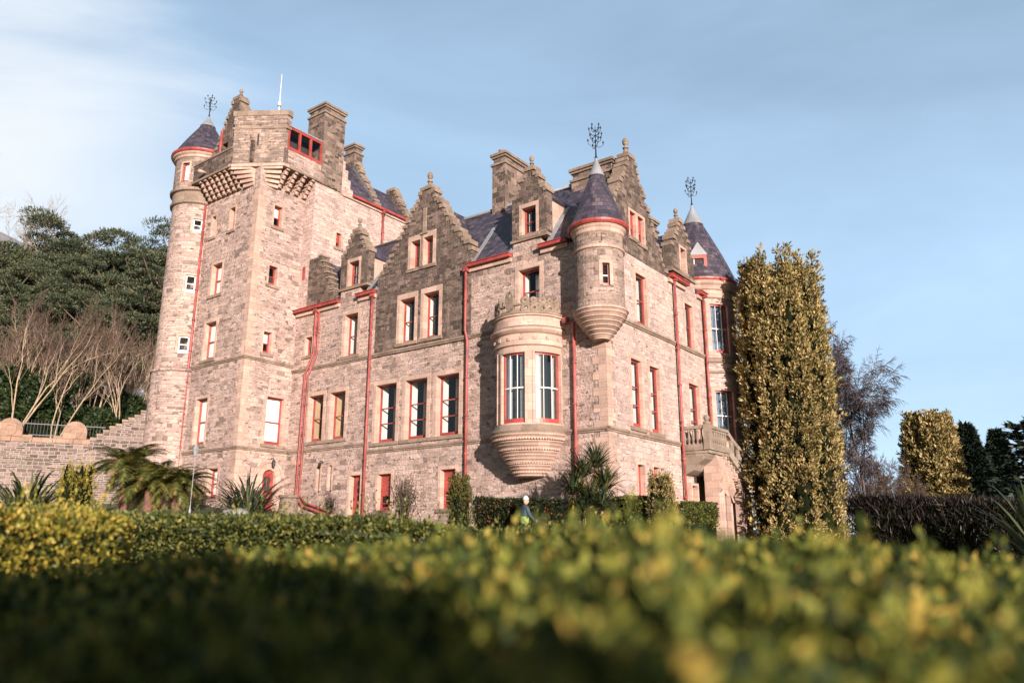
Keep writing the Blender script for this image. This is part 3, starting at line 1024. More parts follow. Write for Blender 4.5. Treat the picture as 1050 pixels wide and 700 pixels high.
# cross roof behind the garden gable
gx, gz = -9.87, 16.55
roof_quad('roof', [(gx, 0.45, gz), (gx, 3.4, gz), (gx - 3.0, 3.4, 12.5), (gx - 3.0, 0.45, 12.5)])
roof_quad('roof', [(gx, 3.4, gz), (gx, 0.45, gz), (gx + 3.0, 0.45, 12.5), (gx + 3.0, 3.4, 12.5)])
# rear wing
roof_quad('roof', [(-.32, 5.3, 12.66), (-.32, 12.2, 12.66), (-3.0, 12.2, 16.1), (-3.0, 5.3, 16.1)])
for ya, yb in ((5.8, 6.4), (8.96, 10.0)):
    roof_quad('roof', [(0.12, ya, 12.1), (0.12, yb, 12.1), (-.32, yb, 12.66), (-.32, ya, 12.66)])
roof_quad('roof', [(-6.1, 12.2, 12.1), (-6.1, 5.3, 12.1), (-3.0, 5.3, 16.1), (-3.0, 12.2, 16.1)])
# lead flashings along valleys and beside the dormers
def strip(a, b, w, up):
    mb = MB()
    a, b, up = Vector(a), Vector(b), Vector(up)
    s = (b - a).cross(up).normalized() * w
    mb.extrude([a - s, b - s, b + s, a + s], (0, 0, -0.05))
    return mb.build('lead_flashing', 'lead', castle)
for sx, x0 in ((1, -6.86), (1, -4.62), (-1, -13.1)):
    strip((x0, -.1, main_z(-.1) + .05), (x0, 1.6, main_z(1.6) + .05), 0.12, (0, -.8, .6))
for a, b in (((-2.62, 0.05, main_z(0.05) + .05), (-2.62, 1.5, main_z(1.5) + .05)), ((-13.8, .05, main_z(.05) + .05), (-13.8, 1.5, main_z(1.5) + .05))):
    strip(a, b, 0.14, (0, -.8, .6))

# back walls that close the building
mb = MB()
mb.box(-19.0, -6.0, 5.35, 5.6, -1, 12.3)
mb.box(-6.0, -5.6, 5.6, 12.3, -1, 12.05)
mb.box(-6.0, -1.5, 12.0, 12.3, -1, 12.05)
mb.prism([(-5.9, 12.25), (-5.9, 12.05), (-0.2, 12.05), (-0.2, 12.25)][::-1], 11.9, 12.1)
mb.build('wall', 'ashlar', castle)

# --- dormers with crow-stepped heads
def dormer(M, u0, u1, win, zb, zs, zt, inward, ridge_len, set_back=0.0, n=5, lead=True, mat='gable'):
    uc = (u0 + u1) / 2
    hw = (u1 - u0) / 2
    rects = [(u0, u1, zb, zs)] + crow(uc, hw, zs, 0.24, zt, n)
    mb = MB()
    slab(mb, M, rects, [hole(win)], 0.04, -0.42)
    d = mb.build('dormer', mat, castle)
    c = copings(rects[1:], M, d, 0.10, -0.5, int(abs(u0) * 10))
    finial(M, uc, zt - .04, -0.2, 0.62, d)
    for s in (-1, 1):
        mb = MB()
        ua = uc + s * (hw - 0.06)
        ub = uc + s * (hw - 0.3)
        wbox(mb, M, min(ua, ub), max(ua, ub), zb, zs, -0.42, -ridge_len * 0.75)
        mb.build('cheek', 'dressed', d)
    mb = MB()
    zr = zt - 0.55
    for s in (-1, 1):
        P = [Vector(M(uc, zr, -.4)), Vector(M(uc, zr, -ridge_len)), Vector(M(uc + s * (hw + .02), zs - .05, -ridge_len)), Vector(M(uc + s * (hw + .02), zs - .05, -.4))]
        nn = (P[1] - P[0]).cross(P[2] - P[0])
        if nn.z < 0:
            P.reverse()
            nn = -nn
        mb.extrude(P, -nn.normalized() * 0.1)
    mb.build('dormer_roof', 'slate', d)
    mb = MB()
    wbox(mb, M, u0 - .06, u1 + .06, zb - .09, zb + .03, 0.10, -0.3)
    mb.build('corbel', 'string', d)
    M2 = lambda u, z, dd: M(u, z, dd + 0.04)
    return d
D1 = (-15.92, -13.85, (-15.26, -14.5, 13.0, 14.33), 12.93, 14.55, 16.15)
D2 = (-4.56, -2.7, (-4.02, -3.25, 13.1, 14.38), 12.93, 14.75, 16.25)
for D in (D1, D2):
    dormer(MF, D[0], D[1], D[2], D[3], D[4], D[5], 1, 2.6)
    window(lambda u, z, d: MF(u, z, d + .04), *D[2], fill='net', bars=(0.5,), rec=0.22, surr=0.14, head=0.05)
D3w = (7.42, 7.98, 12.75, 13.95)
dormer(MS, 6.42, 8.94, D3w, 12.58, 13.7, 15.45, 1, 2.6)
window(lambda u, z, d: MS(u, z, d + .04), *D3w, fill='redpanel', bars=(0.4,), rec=0.22, surr=0.13)
mb = MB()
mb.box(-15.6, -14.1, 1.1, 1.15, 12.6, 14.4)
mb.box(-4.3, -3.0, 1.1, 1.15, 12.6, 14.6)
mb.build('shade_backing', 'deep_shade', castle)
# half gable leaning against the tower
mb = MB()
HG = [(-18.6, -16.2, 12.3, 12.75)]
for k_ in range(7):
    HG.append((-18.6, -16.3 - 1.35 * (k_ + 0.6) / 7, 12.75 + 2.5 * k_ / 7, 12.75 + 2.5 * (k_ + 1) / 7))
slab(mb, MF, HG, [], 0.03, -0.5)
hgo = mb.build('gable', 'gable', castle)
mb = MB()
for a, b, c, d in HG[1:]:
    wbox(mb, MF, b - 0.24, b + 0.05, d, d + 0.09, 0.09, -0.55)
mb.build('coping', 'finial', hgo)
mb = MB()
wbox(mb, MF, -19.2, -18.98, 14.2, 14.95, 0.0, -0.1)
mb.build('window', 'red', castle)
roof_quad('roof', [(-17.6, 0.45, 15.0), (-17.6, 3.2, 15.0), (-18.55, 3.2, 15.0), (-18.55, .45, 15.0)])
roof_quad('roof', [(-17.6, 3.2, 15.0), (-17.6, .45, 15.0), (-16.1, .45, 12.6), (-16.1, 3.2, 12.6)])

# --- chimneys
def chimney(x0, x1, y0, y1, z0, z1, pots=3, along='y', mat='chimney'):
    mb = MB()
    mb.box(x0, x1, y0, y1, z0, z1 - 0.55)
    mb.box(x0 + .05, x1 - .05, y0 + .05, y1 - .05, z1 - .55, z1 - .18)
    ch = mb.build('chimney', mat, castle)
    mb = MB()
    mb.box(x0 - .07, x1 + .07, y0 - .07, y1 + .07, z1 - .62, z1 - .5)
    mb.box(x0 - .03, x1 + .03, y0 - .03, y1 + .03, z1 - .2, z1 - .09)
    mb.box(x0 - .1, x1 + .1, y0 - .1, y1 + .1, z1 - .09, z1 + .04)
    mb.build('cap', 'finial', ch)
    for k_ in range(pots):
        mb = MB()
        t = (k_ + 0.5) / pots
        px, py = ((x0 + x1) / 2, y0 + (y1 - y0) * t) if along == 'y' else (x0 + (x1 - x0) * t, (y0 + y1) / 2)
        mb.lathe(px, py, [(.15, z1 + .03), (.13, z1 + .2), (.16, z1 + .24), (.16, z1 + .28), (.11, z1 + .28), (.10, z1 + .05)], 12)
        mb.build('chimney_pot', 'pot', ch)
    return ch
chimney(-7.72, -6.9, 2.5, 4.3, 14.0, 19.2, 4)
mb = MB()
for k_ in range(4):
    mb.box(-6.9 + .005, -6.9 + .34 - .08 * k_, 2.55, 4.2, 14.2 + k_ * .45, 14.2 + (k_ + 1) * .45)
mb.build('chimney_offset', 'gable', castle)
chimney(-2.9, -0.75, 2.35, 3.25, 14.5, 16.85, 4, 'x')
chimney(-3.4, -2.5, 8.6, 10.4, 13.5, 16.9, 3)

# --- oriel bay on a moulded corbel
BX, BY, BR = -3.6, 0.0, 1.5
MBAY = cylmap(BX, BY, BR)
ru = lambda deg: R(deg) * BR
bays = [(ru(-166), ru(-122), 4.62, 7.45), (ru(-106), ru(-64), 4.62, 7.45), (ru(-49), ru(2) - .12, 4.62, 7.45)]
mb = MB()
slab(mb, MBAY, [(ru(-180), ru(0), 4.25, 7.75)], [(a, b, c - .0, d) for a, b, c, d in bays], 0.0, -0.22, 0.14)
bay = mb.build('bay', 'dressed', castle)
for a, b, c, d in bays:
    window(MBAY, a, b, c, d, fill='net', gl='glass_sky', surround=False, sill=False, rec=0.09, du=0.14, bars=(0.5,), vbars=2, sash='white')
    mb = MB()
    slab(mb, MBAY, [(a - .09, b + .09, c, d + .09)], [(a, b, c - .01, d)], 0.035, 0.002, 0.14)
    mb.build('surround', 'dressed', bay)
mb = MB()
mb.lathe(BX, BY, [(1.4, 4.2), (1.66, 4.2), (1.70, 4.3), (1.62, 4.4), (1.55, 4.52), (1.48, 4.56)], 40, PI, 2 * PI)
mb.build('sill', 'string', bay)
prof = [(0.0, 2.58), (0.62, 2.58), (.72, 2.62)]
z, r = 2.66, 0.72
rings = [(.72 + .96 * (q / 12) ** .92, 2.66 + 1.52 * q / 12) for q in range(1, 13)]
for r1, z1 in rings:
    prof += [(r, z), (r1 - .015, z1 - .055), (r1 + .012, z1 - .04), (r1 + .012, z1 - .012), (r1 - .01, z1)]
    r, z = r1 - .02, z1 + .003
prof += [(1.68, 4.2), (0.2, 4.2)]
mb = MB()
mb.lathe(BX, BY, prof, 44, PI, 2 * PI)
cb = mb.build('corbel', 'dressed', castle)
for (ra, za) in ((1.02, 3.1), (1.36, 3.61), (1.6, 3.99), (.80, 2.76)):
    mb = MB()          # carved dentils between the mouldings
    n = int(PI * ra / 0.11)
    for k_ in range(n):
        t = PI + PI * (k_ + 0.5) / n
        p = Vector((BX + ra * math.cos(t), BY + ra * math.sin(t), za))
        q = Vector((math.cos(t), math.sin(t), 0)) * 0.035
        mb.tube([p - q, p + q], [0.058, 0.04], 5)
    mb.build('carving', 'dressed', cb)
mb = MB()
mb.lathe(BX, BY, [(1.5, 7.72), (1.58, 7.76), (1.58, 7.84), (1.53, 7.86), (1.53, 8.22), (1.6, 8.26), (1.7, 8.36), (1.72, 8.46), (1.66, 8.5), (1.56, 8.52), (1.54, 8.94), (1.62, 8.97), (1.63, 9.06), (1.4, 9.08), (0.0, 9.1)], 44, PI, 2 * PI)
mb.build('cornice', 'dressed', bay)
mb = MB()
mb.lathe(BX, BY, [(1.635, 9.03), (1.66, 9.05), (1.655, 9.1), (1.3, 9.13), (0, 9.14)], 44, PI, 2 * PI)
mb.lathe(BX, BY, [(1.70, 8.465), (1.735, 8.47), (1.67, 8.53), (1.55, 8.545)], 44, PI, 2 * PI)
mb.build('weathering', 'string', bay)
for k_ in range(9):
    t = R(-172 + 20.5 * k_)
    mb = MB()
    p = Vector((BX + 1.53 * math.cos(t), BY + 1.53 * math.sin(t), 8.04))
    n_ = Vector((math.cos(t), math.sin(t), 0))
    tt = Vector((-n_.y, n_.x, 0))
    for q in range(4):
        a = q * PI / 2 + PI / 4
        c_ = p + tt * math.cos(a) * .055 + Vector((0, 0, 1)) * math.sin(a) * .055
        mb.tube([c_, c_ + n_ * .05], [.05, .03], 6)
    mb.tube([p, p + n_ * .075], [.035, .02], 6)
    mb.build('boss', 'dressed', bay)
# pierced strapwork cresting on the bay
mb = MB()
MCR = cylmap(BX, BY, 1.46)
def scroll(u, z, r, flip=1, turns=1.3, rad=0.085):
    pts = []
    for k_ in range(15):
        a = flip * (k_ / 14 * turns * 2 * PI) - PI / 2
        q = r * (1 - 0.62 * k_ / 14)
        pts.append(MCR(u + q * math.cos(a), z + q * math.sin(a), 0.0))
    mb.tube(pts, rad, 6)
n = 13
for k_ in range(n):
    t = (k_ + 0.5) / n
    u = 1.46 * (PI + PI * t)
    if abs(t - 0.5) < 0.09:
        continue
    hh = 1.0 - 0.12 * math.sin(k_ * 2.3) 
    fl = 1 if t < 0.5 else -1
    scroll(u, 9.28, 0.19 * hh, fl)
    scroll(u + .05 * fl, 9.60, 0.15 * hh, -fl)
    mb.tube([MCR(u - .2, 9.1, 0), MCR(u - .05, 9.45, 0.02), MCR(u + .14, 9.72, 0)], [.05, .045, .035], 6)
    if k_ % 2 == 0:
        mb.tube([MCR(u, 9.7, 0), MCR(u + .02, 9.85, 0), MCR(u, 9.95, 0)], [.05, .06, .03], 6)
for z in (9.14, 9.2, 9.47):
    mb.tube([MCR(1.46 * (PI + PI * q / 40), z, 0) for q in range(41)], 0.065, 6)
cr = mb.build('cresting', 'finial', castle)
mb = MB()
uc = 1.46 * (1.5 * PI)
sh = [(-.2, .5), (.2, .5), (.22, .2), (.12, .02), (0, -.08), (-.12, .02), (-.22, .2)]
mb.extrude([MCR(uc + a, 9.3 + b, 0.10) for a, b in reversed(sh)][::-1], Vector((0, 0.14, 0)))
mb.tube([MCR(uc - .17, 9.8, .02), MCR(uc - .1, 9.98, .02), MCR(uc, 10.06, .02), MCR(uc + .1, 9.98, .02), MCR(uc + .17, 9.8, .02)], .06, 6)
mb.build('shield', 'finial', cr)
mb = MB()
mb.lathe(BX, 0.3, [(0.0, 4.2), (1.3, 4.2), (1.3, 7.7)], 4)
mb = MB()
mb.box(BX - 1.2, BX + 1.2, 0.9, 0.95, 4.2, 7.7)
mb.build('shade_backing', 'deep_shade', castle)

# --- round turrets
def weathervane(cx, cy, z0, h, seed=1):
    rr = random.Random(seed)
    mb = MB()
    mb.tube([(cx, cy, z0), (cx, cy, z0 + h)], [0.035, 0.012], 6)
    for zz, L in ((0.40, .34), (0.56, .26), (0.72, .34), (0.88, .2)):
        for k_ in range(4):
            a = k_ * PI / 2 + 0.5 + zz
            d = Vector((math.cos(a), math.sin(a), 0))
            p = Vector((cx, cy, z0 + h * zz))
            mb.tube([p, p + d * L * .5 + Vector((0, 0, -.05)), p + d * L * .95 + Vector((0, 0, .05)), p + d * L + Vector((0, 0, .16))], [.016, .016, .014, .012], 4)
            q = p + d * L + Vector((0, 0, .2))
            mb.tube([q - Vector((0, 0, .06)), q, q + Vector((0, 0, .07))], [.012, .045, .01], 5)
    mb.lathe(cx, cy, [(0, z0 - .05), (.07, z0 + .02), (.05, z0 + .1), (0, z0 + .16)], 8)
    return mb.build('weathervane', 'iron', castle)

def cone(cx, cy, r, z0, z1, lead_z, belly=0.0, seg=40):
    prof = []
    n = 8
    for k_ in range(n + 1):
        t = k_ / n
        prof.append((r * (1 - t) * (1 + belly * math.sin(t * PI)) - 0.0 + (0.1 * (1 - t) ** 6), z0 + (z1 - z0) * t))
    prof[-1] = (0.0, z1)
    mb = MB()
    mb.lathe(cx, cy, [(r - .25, z0 - .02), (r + .1, z0 - .02)] + prof, seg)
    c = mb.build('roof', 'slate', castle)
    tl = (lead_z - z0) / (z1 - z0)
    rl = r * (1 - tl) * (1 + belly * math.sin(tl * PI)) + .03
    mb = MB()
    mb.lathe(cx, cy, [(rl, lead_z), (rl + .015, lead_z + .03), (0.07, z1 - .05), (0.05, z1 + .12), (0, z1 + .14)], 20)
    mb.build('lead_cap', 'lead', c)
    mb = MB()
    mb.lathe(cx, cy, [(r - .12, z0 - .14), (r + .1, z0 - .12), (r + .15, z0 - .04), (r + .15, z0 + .04), (r + .08, z0 + .045)], seg)
    mb.build('gutter', 'red', castle)
    return c

# corner turret
TX, TY = -0.1, -0.15
MT = cylmap(TX, TY, 0.98)
tw = (R(-53) * .98, R(-36) * .98, 9.72, 10.6)
mb = MB()
slab(mb, MT, [(-PI * .98, PI * .98, 8.82, 11.95)], [(tw[0] - .03, tw[1] + .03, tw[2] - .03, tw[3] + .03)], 0, -0.25, 0.13)
tur = mb.build('turret', 'block', castle)
window(MT, *tw, fill='dark', rec=0.12, surr=0.13, du=.13, sash='white', bars=(0.45,), sill=False)
prof = [(0.0, 7.72), (.34, 7.72)]
r, z = .36, 7.76
for r1, z1 in ((.48, 7.92), (.6, 8.07), (.72, 8.22), (.83, 8.38), (.94, 8.54), (1.03, 8.70), (1.09, 8.84)):
    prof += [(r, z), (r1 - .03, z1 - .07), (r1 + .02, z1 - .045), (r1 + .02, z1 - .01), (r1 - .03, z1)]
    r, z = r1 - .03, z1 + .003
prof += [(1.0, 8.92), (.9, 8.95)]
mb = MB()
mb.lathe(TX, TY, prof, 40)
mb.build('corbel', 'dressed', tur)
mb = MB()
mb.lathe(TX, TY, [(.97, 11.24), (1.04, 11.27), (1.05, 11.34), (.97, 11.42)], 40)
mb.build('string_course', 'dressed', tur)
mb = MB()
mb.lathe(TX, TY, [(.97, 11.9), (1.03, 11.95), (1.05, 12.08), (1.10, 12.14), (1.14, 12.24), (.9, 12.26)], 40)
mb.build('string_course', 'dressed', tur)
mb = MB()
for pts in ([(-.1, 11.86), (-.1, 11.5)], [(-.1, 11.86), (-.28, 11.82), (-.3, 11.7)], [(-.1, 11.8), (.08, 11.84), (.1, 11.72), (.0, 11.66), (-.1, 11.64)], [(-.1, 11.5), (-.2, 11.46)]):
    mb.tube([MT(R(-52) * .98 + .1 + a, b, .02) for a, b in pts], .028, 5)
mb.build('monogram', 'string', tur)
cone(TX, TY, 1.10, 12.36, 15.5, 14.72, 0.06)
weathervane(TX, TY, 15.55, 1.5)

# round tower at the far end of the side wall
RX, RYY, RR = -0.9, 11.4, 1.9
MRT = cylmap(RX, RYY, RR)
rw = []
for cdeg in (-35, 22):
    for z0, z1 in ((9.13, 11.65), (4.78, 7.25)):
        rw.append((R(cdeg - 15.5) * RR, R(cdeg + 15.5) * RR, z0, z1))
mb = MB()
slab(mb, MRT, [(-PI * RR, PI * RR, -1.0, 12.4)], rw, 0, -0.3, 0.2)
rt = mb.build('round_tower', 'ashlar', castle)
for w in rw:
    window(MRT, *w, fill='fullnet', gl='glass_sky', rec=0.08, surr=.14, du=.2, vbars=2, bars=(0.5,), sash='white', sill=False, surround=False)
    mb = MB()
    slab(mb, MRT, [(w[0] - .18, w[1] + .18, w[2] - .12, w[3] + .16)], [(w[0], w[1], w[2], w[3])], .03, .002, .2)
    mb.build('surround', 'dressed', rt)
mb = MB()
mb.box(RX - .6, RX + .6, RYY - .5, RYY + .5, 3, 12)
mb.build('shade_backing', 'deep_shade', castle)
mb = MB()
mb.lathe(RX, RYY, [(1.9, 8.62), (1.98, 8.68), (2.0, 8.82), (1.9, 8.9)], 44)
mb.build('string_course', 'string', rt)
mb = MB()
mb.lathe(RX, RYY, [(1.9, 8.1), (1.96, 8.14), (1.96, 8.2), (1.9, 8.24)], 44)
mb.build('string_course', 'string', rt)
mb = MB()
mb.lathe(RX, RYY, [(1.9, 4.15), (2.0, 4.2), (2.02, 4.35), (1.9, 4.45)], 44)
mb.build('string_course', 'string', rt)
mb = MB()
mb.lathe(RX, RYY, [(1.9, 11.95), (1.98, 12.0), (1.98, 12.12), (1.93, 12.16), (1.93, 12.38), (2.02, 12.44), (2.06, 12.6), (2.16, 12.7), (2.2, 12.84), (1.8, 12.86)], 44)
mb.build('cornice', 'dressed', rt)
cone(RX, RYY, 2.05, 12.98, 17.75, 16.65, 0.10)
weathervane(RX, RYY, 17.85, 1.55, 4)
# little red dormer on its cone
ang = R(-62)
dn = Vector((math.cos(ang), math.sin(ang), 0))
dt = Vector((-dn.y, dn.x, 0))
c0 = Vector((RX, RYY, 0))
def MDO(u, z, d):
    p = c0 + dt * u + dn * (1.75 + d)
    return (p.x, p.y, z)
mb = MB()
slab(mb, MDO, [(-.42, .42, 13.0, 14.3)], [(-.26, .26, 13.15, 14.12)], 0.08, -.9)
dm = mb.build('dormer', 'red', castle)
mb = MB()
mb.face([MDO(-.24, 13.15, 0), MDO(.24, 13.15, 0), MDO(.24, 14.1, 0), MDO(-.24, 14.1, 0)])
wbox(mb, MDO, -.25, .25, 13.1, 14.2, -.3, -.34)
mb.build('pane', 'deep_shade', dm)
mb = MB()
wbox(mb, MDO, -.25, .25, 13.6, 13.64, .05, .01)
wbox(mb, MDO, -.24, -.2, 13.15, 14.1, .04, .01)
mb.build('sash_bar', 'white', dm)
mb = MB()
mb.extrude([MDO(-.46, 14.3, .1), MDO(.46, 14.3, .1), MDO(0, 15.0, .1)], dn * -1.2)
mb.build('pediment', 'lead', dm)

# stair turret on the tower
SX, SY, SR = -25.8, -2.72, 1.45
MST = cylmap(SX, SY, SR)
sw = [(R(-39) * SR, R(-19.5) * SR, 17.28, 18.05), (R(-42) * SR, R(-20.5) * SR, 13.65, 14.65), (R(-43) * SR, R(-20.5) * SR, 10.15, 11.1), (R(-40.5) * SR, R(-20) * SR, 5.33, 6.5)]
mb = MB()
slab(mb, MST, [(-PI * SR, PI * SR, -1.0, 19.2)], [(a - .03, b + .03, c - .03, d + .03) for a, b, c, d in sw], 0, -.3, .19)
st = mb.build('stair_turret', 'wall', castle)
for i, w in enumerate(sw):
    window(MST, *w, fill='blind' if i == 3 else 'dark', rec=.08, surr=.12, du=.19, sash='white', frame='white' if i != 3 else 'dressed', bars=(.5,), sill=False)
mb = MB()
mb.box(SX - .5, SX + .5, SY - .5, SY + .5, 3, 19)
mb.build('shade_backing', 'deep_shade', castle)
mb = MB()
mb.lathe(SX, SY, [(1.44, 0.5), (1.56, 0.5), (1.54, 9.1), (1.62, 9.14), (1.62, 9.26), (1.45, 9.36)], 40)
lowd = mb.build('wall', 'wall', st)
mb = MB()
mb.lathe(SX, SY, [(1.44, 18.95), (1.58, 19.02), (1.6, 19.14), (1.5, 19.2), (1.52, 19.72), (1.66, 19.78), (1.68, 19.92), (1.55, 20.0)], 40)
mb.build('string_course', 'string', st)
mb = MB()
MSU = cylmap(SX, SY, 1.54)
sl = (R(-76) * 1.54, R(-59) * 1.54, 20.3, 21.5)
slab(mb, MSU, [(-PI * 1.54, PI * 1.54, 19.9, 21.95)], [sl], 0, -.3, .19)
mb.build('wall', 'block', st)
window(MSU, *sl, fill='blind', frame='red', rec=.1, surr=.1, du=.19, bars=(), sill=False)
mb = MB()
mb.lathe(SX, SY, [(1.54, 21.85), (1.62, 21.9), (1.64, 22.0), (1.74, 22.08), (1.76, 22.16), (1.4, 22.2)], 40)
mb.build('cornice', 'dressed', st)
cone(SX, SY, 1.7, 22.3, 25.3, 24.62, 0.09)
weathervane(SX, SY, 25.35, 1.35, 8)

# --- great tower
WT = [(-23.2, -22.28, 13.26, 15.06, 'blind'), (-23.33, -22.3, 9.62, 11.7, 'blind'), (-23.47, -22.42, 5.05, 7.5, 'blind'), (-21.7, -20.88, 2.25, 3.71, 'blind'),
      (-23.76, -23.36, 16.84, 18.1, 'redpanel'), (-22.0, -21.52, 16.83, 18.15, 'redpanel')]
WR = [(-2.0, -1.5, 9.72, 10.87, 'halfblind'), (-1.47, -0.4, 5.0, 7.46, 'blind'), (-2.0, -1.46, 13.5, 14.55, 'dark'), (-1.97, -1.45, 16.85, 18.07, 'halfblind')]
mb = MB()
slab(mb, MTF, [(-25.6, XT - .45, -1, 20.15)], [hole(w) for w in WT])
mb.build('wall', 'wall', castle)
mb = MB()
AR = (-1.40, -0.62, 1.0, 3.75)
slab(mb, MTR, [(YT, 0.32, -1, 20.15)], [hole(w) for w in WR] + [(AR[0] - .02, AR[1] + .02, AR[2], AR[3])])
mb.build('wall', 'wall', castle)
for w in WT:
    window(MTF, *w[:4], fill=w[4], rec=.24, surr=.15 if w[1] - w[0] > .6 else .1, bars=(.5,))
for w in WR:
    window(MTR, *w[:4], fill=w[4], rec=.2, surr=.16 if w[1] - w[0] > .6 else .1, bars=(.48,))
mb = MB()
mb.box(-25, XT - 1.0, YT + 1.2, YT + 1.25, 0, 20)
mb.box(XT - 1.0, XT - .95, YT + 1.2, 0.3, 0, 20)
mb.build('shade_backing', 'deep_shade', castle)
mb = MB()     # remaining sides of the tower block
mb.box(-25.6, -25.2, YT + .45, 7.5, -1, 20.1)
mb.box(-25.2, -18.9, 7.1, 7.5, -1, 20.0)
mb.box(-25.2, XR - .4, YT + .45, 7.1, 20.0, 20.3)
mb.build('wall', 'wall', castle)
# quoins
mb = MB()
for k_ in range(60):
    z = 0.2 + k_ * .325
    if z > 18.6:
        break
    L1, L2 = (.55, .34) if k_ % 2 else (.34, .55)
    mb.prism([(XT - L1, YT - .02), (XT + .02, YT - .02), (XT + .02, YT + L2), (XT, YT + L2), (XT, YT), (XT - L1, YT)], z, z + .319)
mb.build('quoin', 'dressed', castle)
for z in (4.66, 9.3):
    course(MTF, -24.3, XT + .1, z)
    course(MTR, YT - .0, 0.3, z)
# arched door with its hood
mb = MB()
ac, ar = (AR[0] + AR[1]) / 2, (AR[1] - AR[0]) / 2
pts = [(AR[0], 1.0), (AR[1], 1.0)] + [(ac + ar * math.cos(R(q * 15)), 3.32 + ar * math.sin(R(q * 15))) for q in range(13)]
mb.extrude([MTR(u, z, -.14) for u, z in pts], Vector((-.06, 0, 0)))
ad = mb.build('door', 'red', castle)
mb = MB()
for u in (ac - .19, ac + .02):
    wbox(mb, MTR, u, u + .17, 2.7, 3.35, -.132, -.139)
mb.build('door_pane', 'deep_shade', ad)
mb = MB()
for q in range(12):
    a, b = R(q * 15), R((q + 1) * 15)
    for (r0, r1, d) in ((ar, ar + .34, .03), (ar + .34, ar + .46, .09)):
        P = [MTR(ac + rr_ * math.cos(t), 3.32 + rr_ * math.sin(t), d) for rr_, t in ((r0, a), (r1, a), (r1, b), (r0, b))]
        mb.extrude(P, Vector((-.3, 0, 0)))
for s in (-1, 1):
    a, b = ac + s * ar, ac + s * (ar + .34)
    wbox(mb, MTR, min(a, b), max(a, b), 1.0, 3.32, .03, -.25)
mb.build('surround', 'dressed', ad)
mb = MB()
x, y, z = MTR(ac, 4.0, .05)
mb.tube([(x, y, z + .25), (x + .2, y, z + .3), (x + .28, y, z + .2)], .018, 5)
mb.lathe(x + .28, y, [(0, z - .16), (.07, z - .14), (.1, z + .08), (.05, z + .16), (0, z + .2)], 6)
mb.build('lantern', 'iron', castle)
mb = MB()
x, y, z = MF(-16.42, 3.98, .05)
mb.tube([(x, y, z), (x, y - .18, z + .06), (x, y - .2, z - .04)], .025, 5)
mb.lathe(x, y - .2, [(0, z - .2), (.1, z - .17), (.06, z - .05), (0, z - .02)], 8)
mb.build('lantern', 'iron', castle)

# machicolation: each corbel a stack of rolls
def corbel(M, u, name='corbel'):
    mb = MB()
    steps = 5
    for k_ in range(steps):
        z0 = 19.08 + .215 * k_
        d = .22 + .165 * k_
        wbox(mb, M, u - .105, u + .105, z0, z0 + .12, d, -.02)
        x0, y0, z_ = M(u - .105, z0 + .115, d - .05)
        x1, y1, _ = M(u + .105, z0 + .115, d - .05)
        mb.tube([(x0, y0, z_), (x1, y1, z_)], .1, 8)
    return mb.build(name, 'dressed', castle)
for k_ in range(7):
    corbel(MTF, -23.95 + .47 * k_)
for k_ in range(4):
    corbel(MTR, -1.9 + .58 * k_)
# canted corner on stepped corbels
A, B = (-20.95, -3.92), (-18.55, -2.3)
for k_ in range(5):
    s = .2 + .2 * k_
    mb = MB()
    p = lambda a, b, t: (a[0] + (b[0] - a[0]) * t, a[1] + (b[1] - a[1]) * t)
    L = [(-20.75, YT + .02), p((-20.7, YT), A, s), p((-19.95, YT), ((A[0] * .62 + B[0] * .38), (A[1] * .62 + B[1] * .38)), s), (-19.95, YT + .02)]
    mb.prism(L, 19.0 + .22 * k_, 19.0 + .22 * k_ + .17)
    L = [(-20.72, YT + .03), p((-20.7, YT), A, s - .05), p((-19.95, YT), ((A[0] * .62 + B[0] * .38), (A[1] * .62 + B[1] * .38)), s - .05), (-19.98, YT + .03)]
    mb.prism(L, 19.17 + .22 * k_, 19.22 + .22 * k_)
    Rr = [(XT - .02, -2.55), p((XT, -2.6), ((A[0] * .38 + B[0] * .62), (A[1] * .38 + B[1] * .62)), s), p((XT, -1.9), B, s), (XT - .02, -1.85)]
    mb.prism(Rr, 19.0 + .22 * k_, 19.0 + .22 * k_ + .17)
    mb.build('corbel', 'dressed', castle)
mb = MB()
off = .1
blk = [A, B, (-18.55, -2.0), (-20.1, -1.3), (-21.3, -2.9)]
mb.prism(blk, 20.12, 22.62)
cb_ = mb.build('bartizan', 'block', castle)
def grow(poly, g):
    c = Vector((sum(p[0] for p in poly) / len(poly), sum(p[1] for p in poly) / len(poly)))
    return [tuple(Vector(p) + (Vector(p) - c).normalized() * g) for p in poly]
mb = MB()
mb.prism(grow(blk, .12), 20.02, 20.18)
mb.build('string_course', 'dressed', cb_)
mb = MB()
mb.prism(grow(blk, .10), 22.3, 22.44)
mb.build('string_course', 'string', cb_)
mb = MB()
mb.prism(grow(blk, .05), 22.6, 23.1)
mb.build('blocking_course', 'block', cb_)
mb = MB()
mb.prism(grow(blk, .13), 23.1, 23.42)
mb.build('cap', 'finial', cb_)
mb = MB()
mc = Vector(((A[0] + B[0]) / 2 * 1.0, (A[1] + B[1]) / 2, 0))
ab = Vector((B[0] - A[0], B[1] - A[1], 0)).normalized()
nn_ = Vector((ab.y, -ab.x, 0))
p0 = mc - ab * .05 + nn_ * .004
mb.prism([tuple((p0 - ab * .05)[:2]), tuple((p0 - ab * .05 + nn_ * .01)[:2]), tuple((p0 + ab * .05 + nn_ * .01)[:2]), tuple((p0 + ab * .05)[:2])][::-1], 21.3, 22.0)
mb.build('loophole', 'deep_shade', cb_)
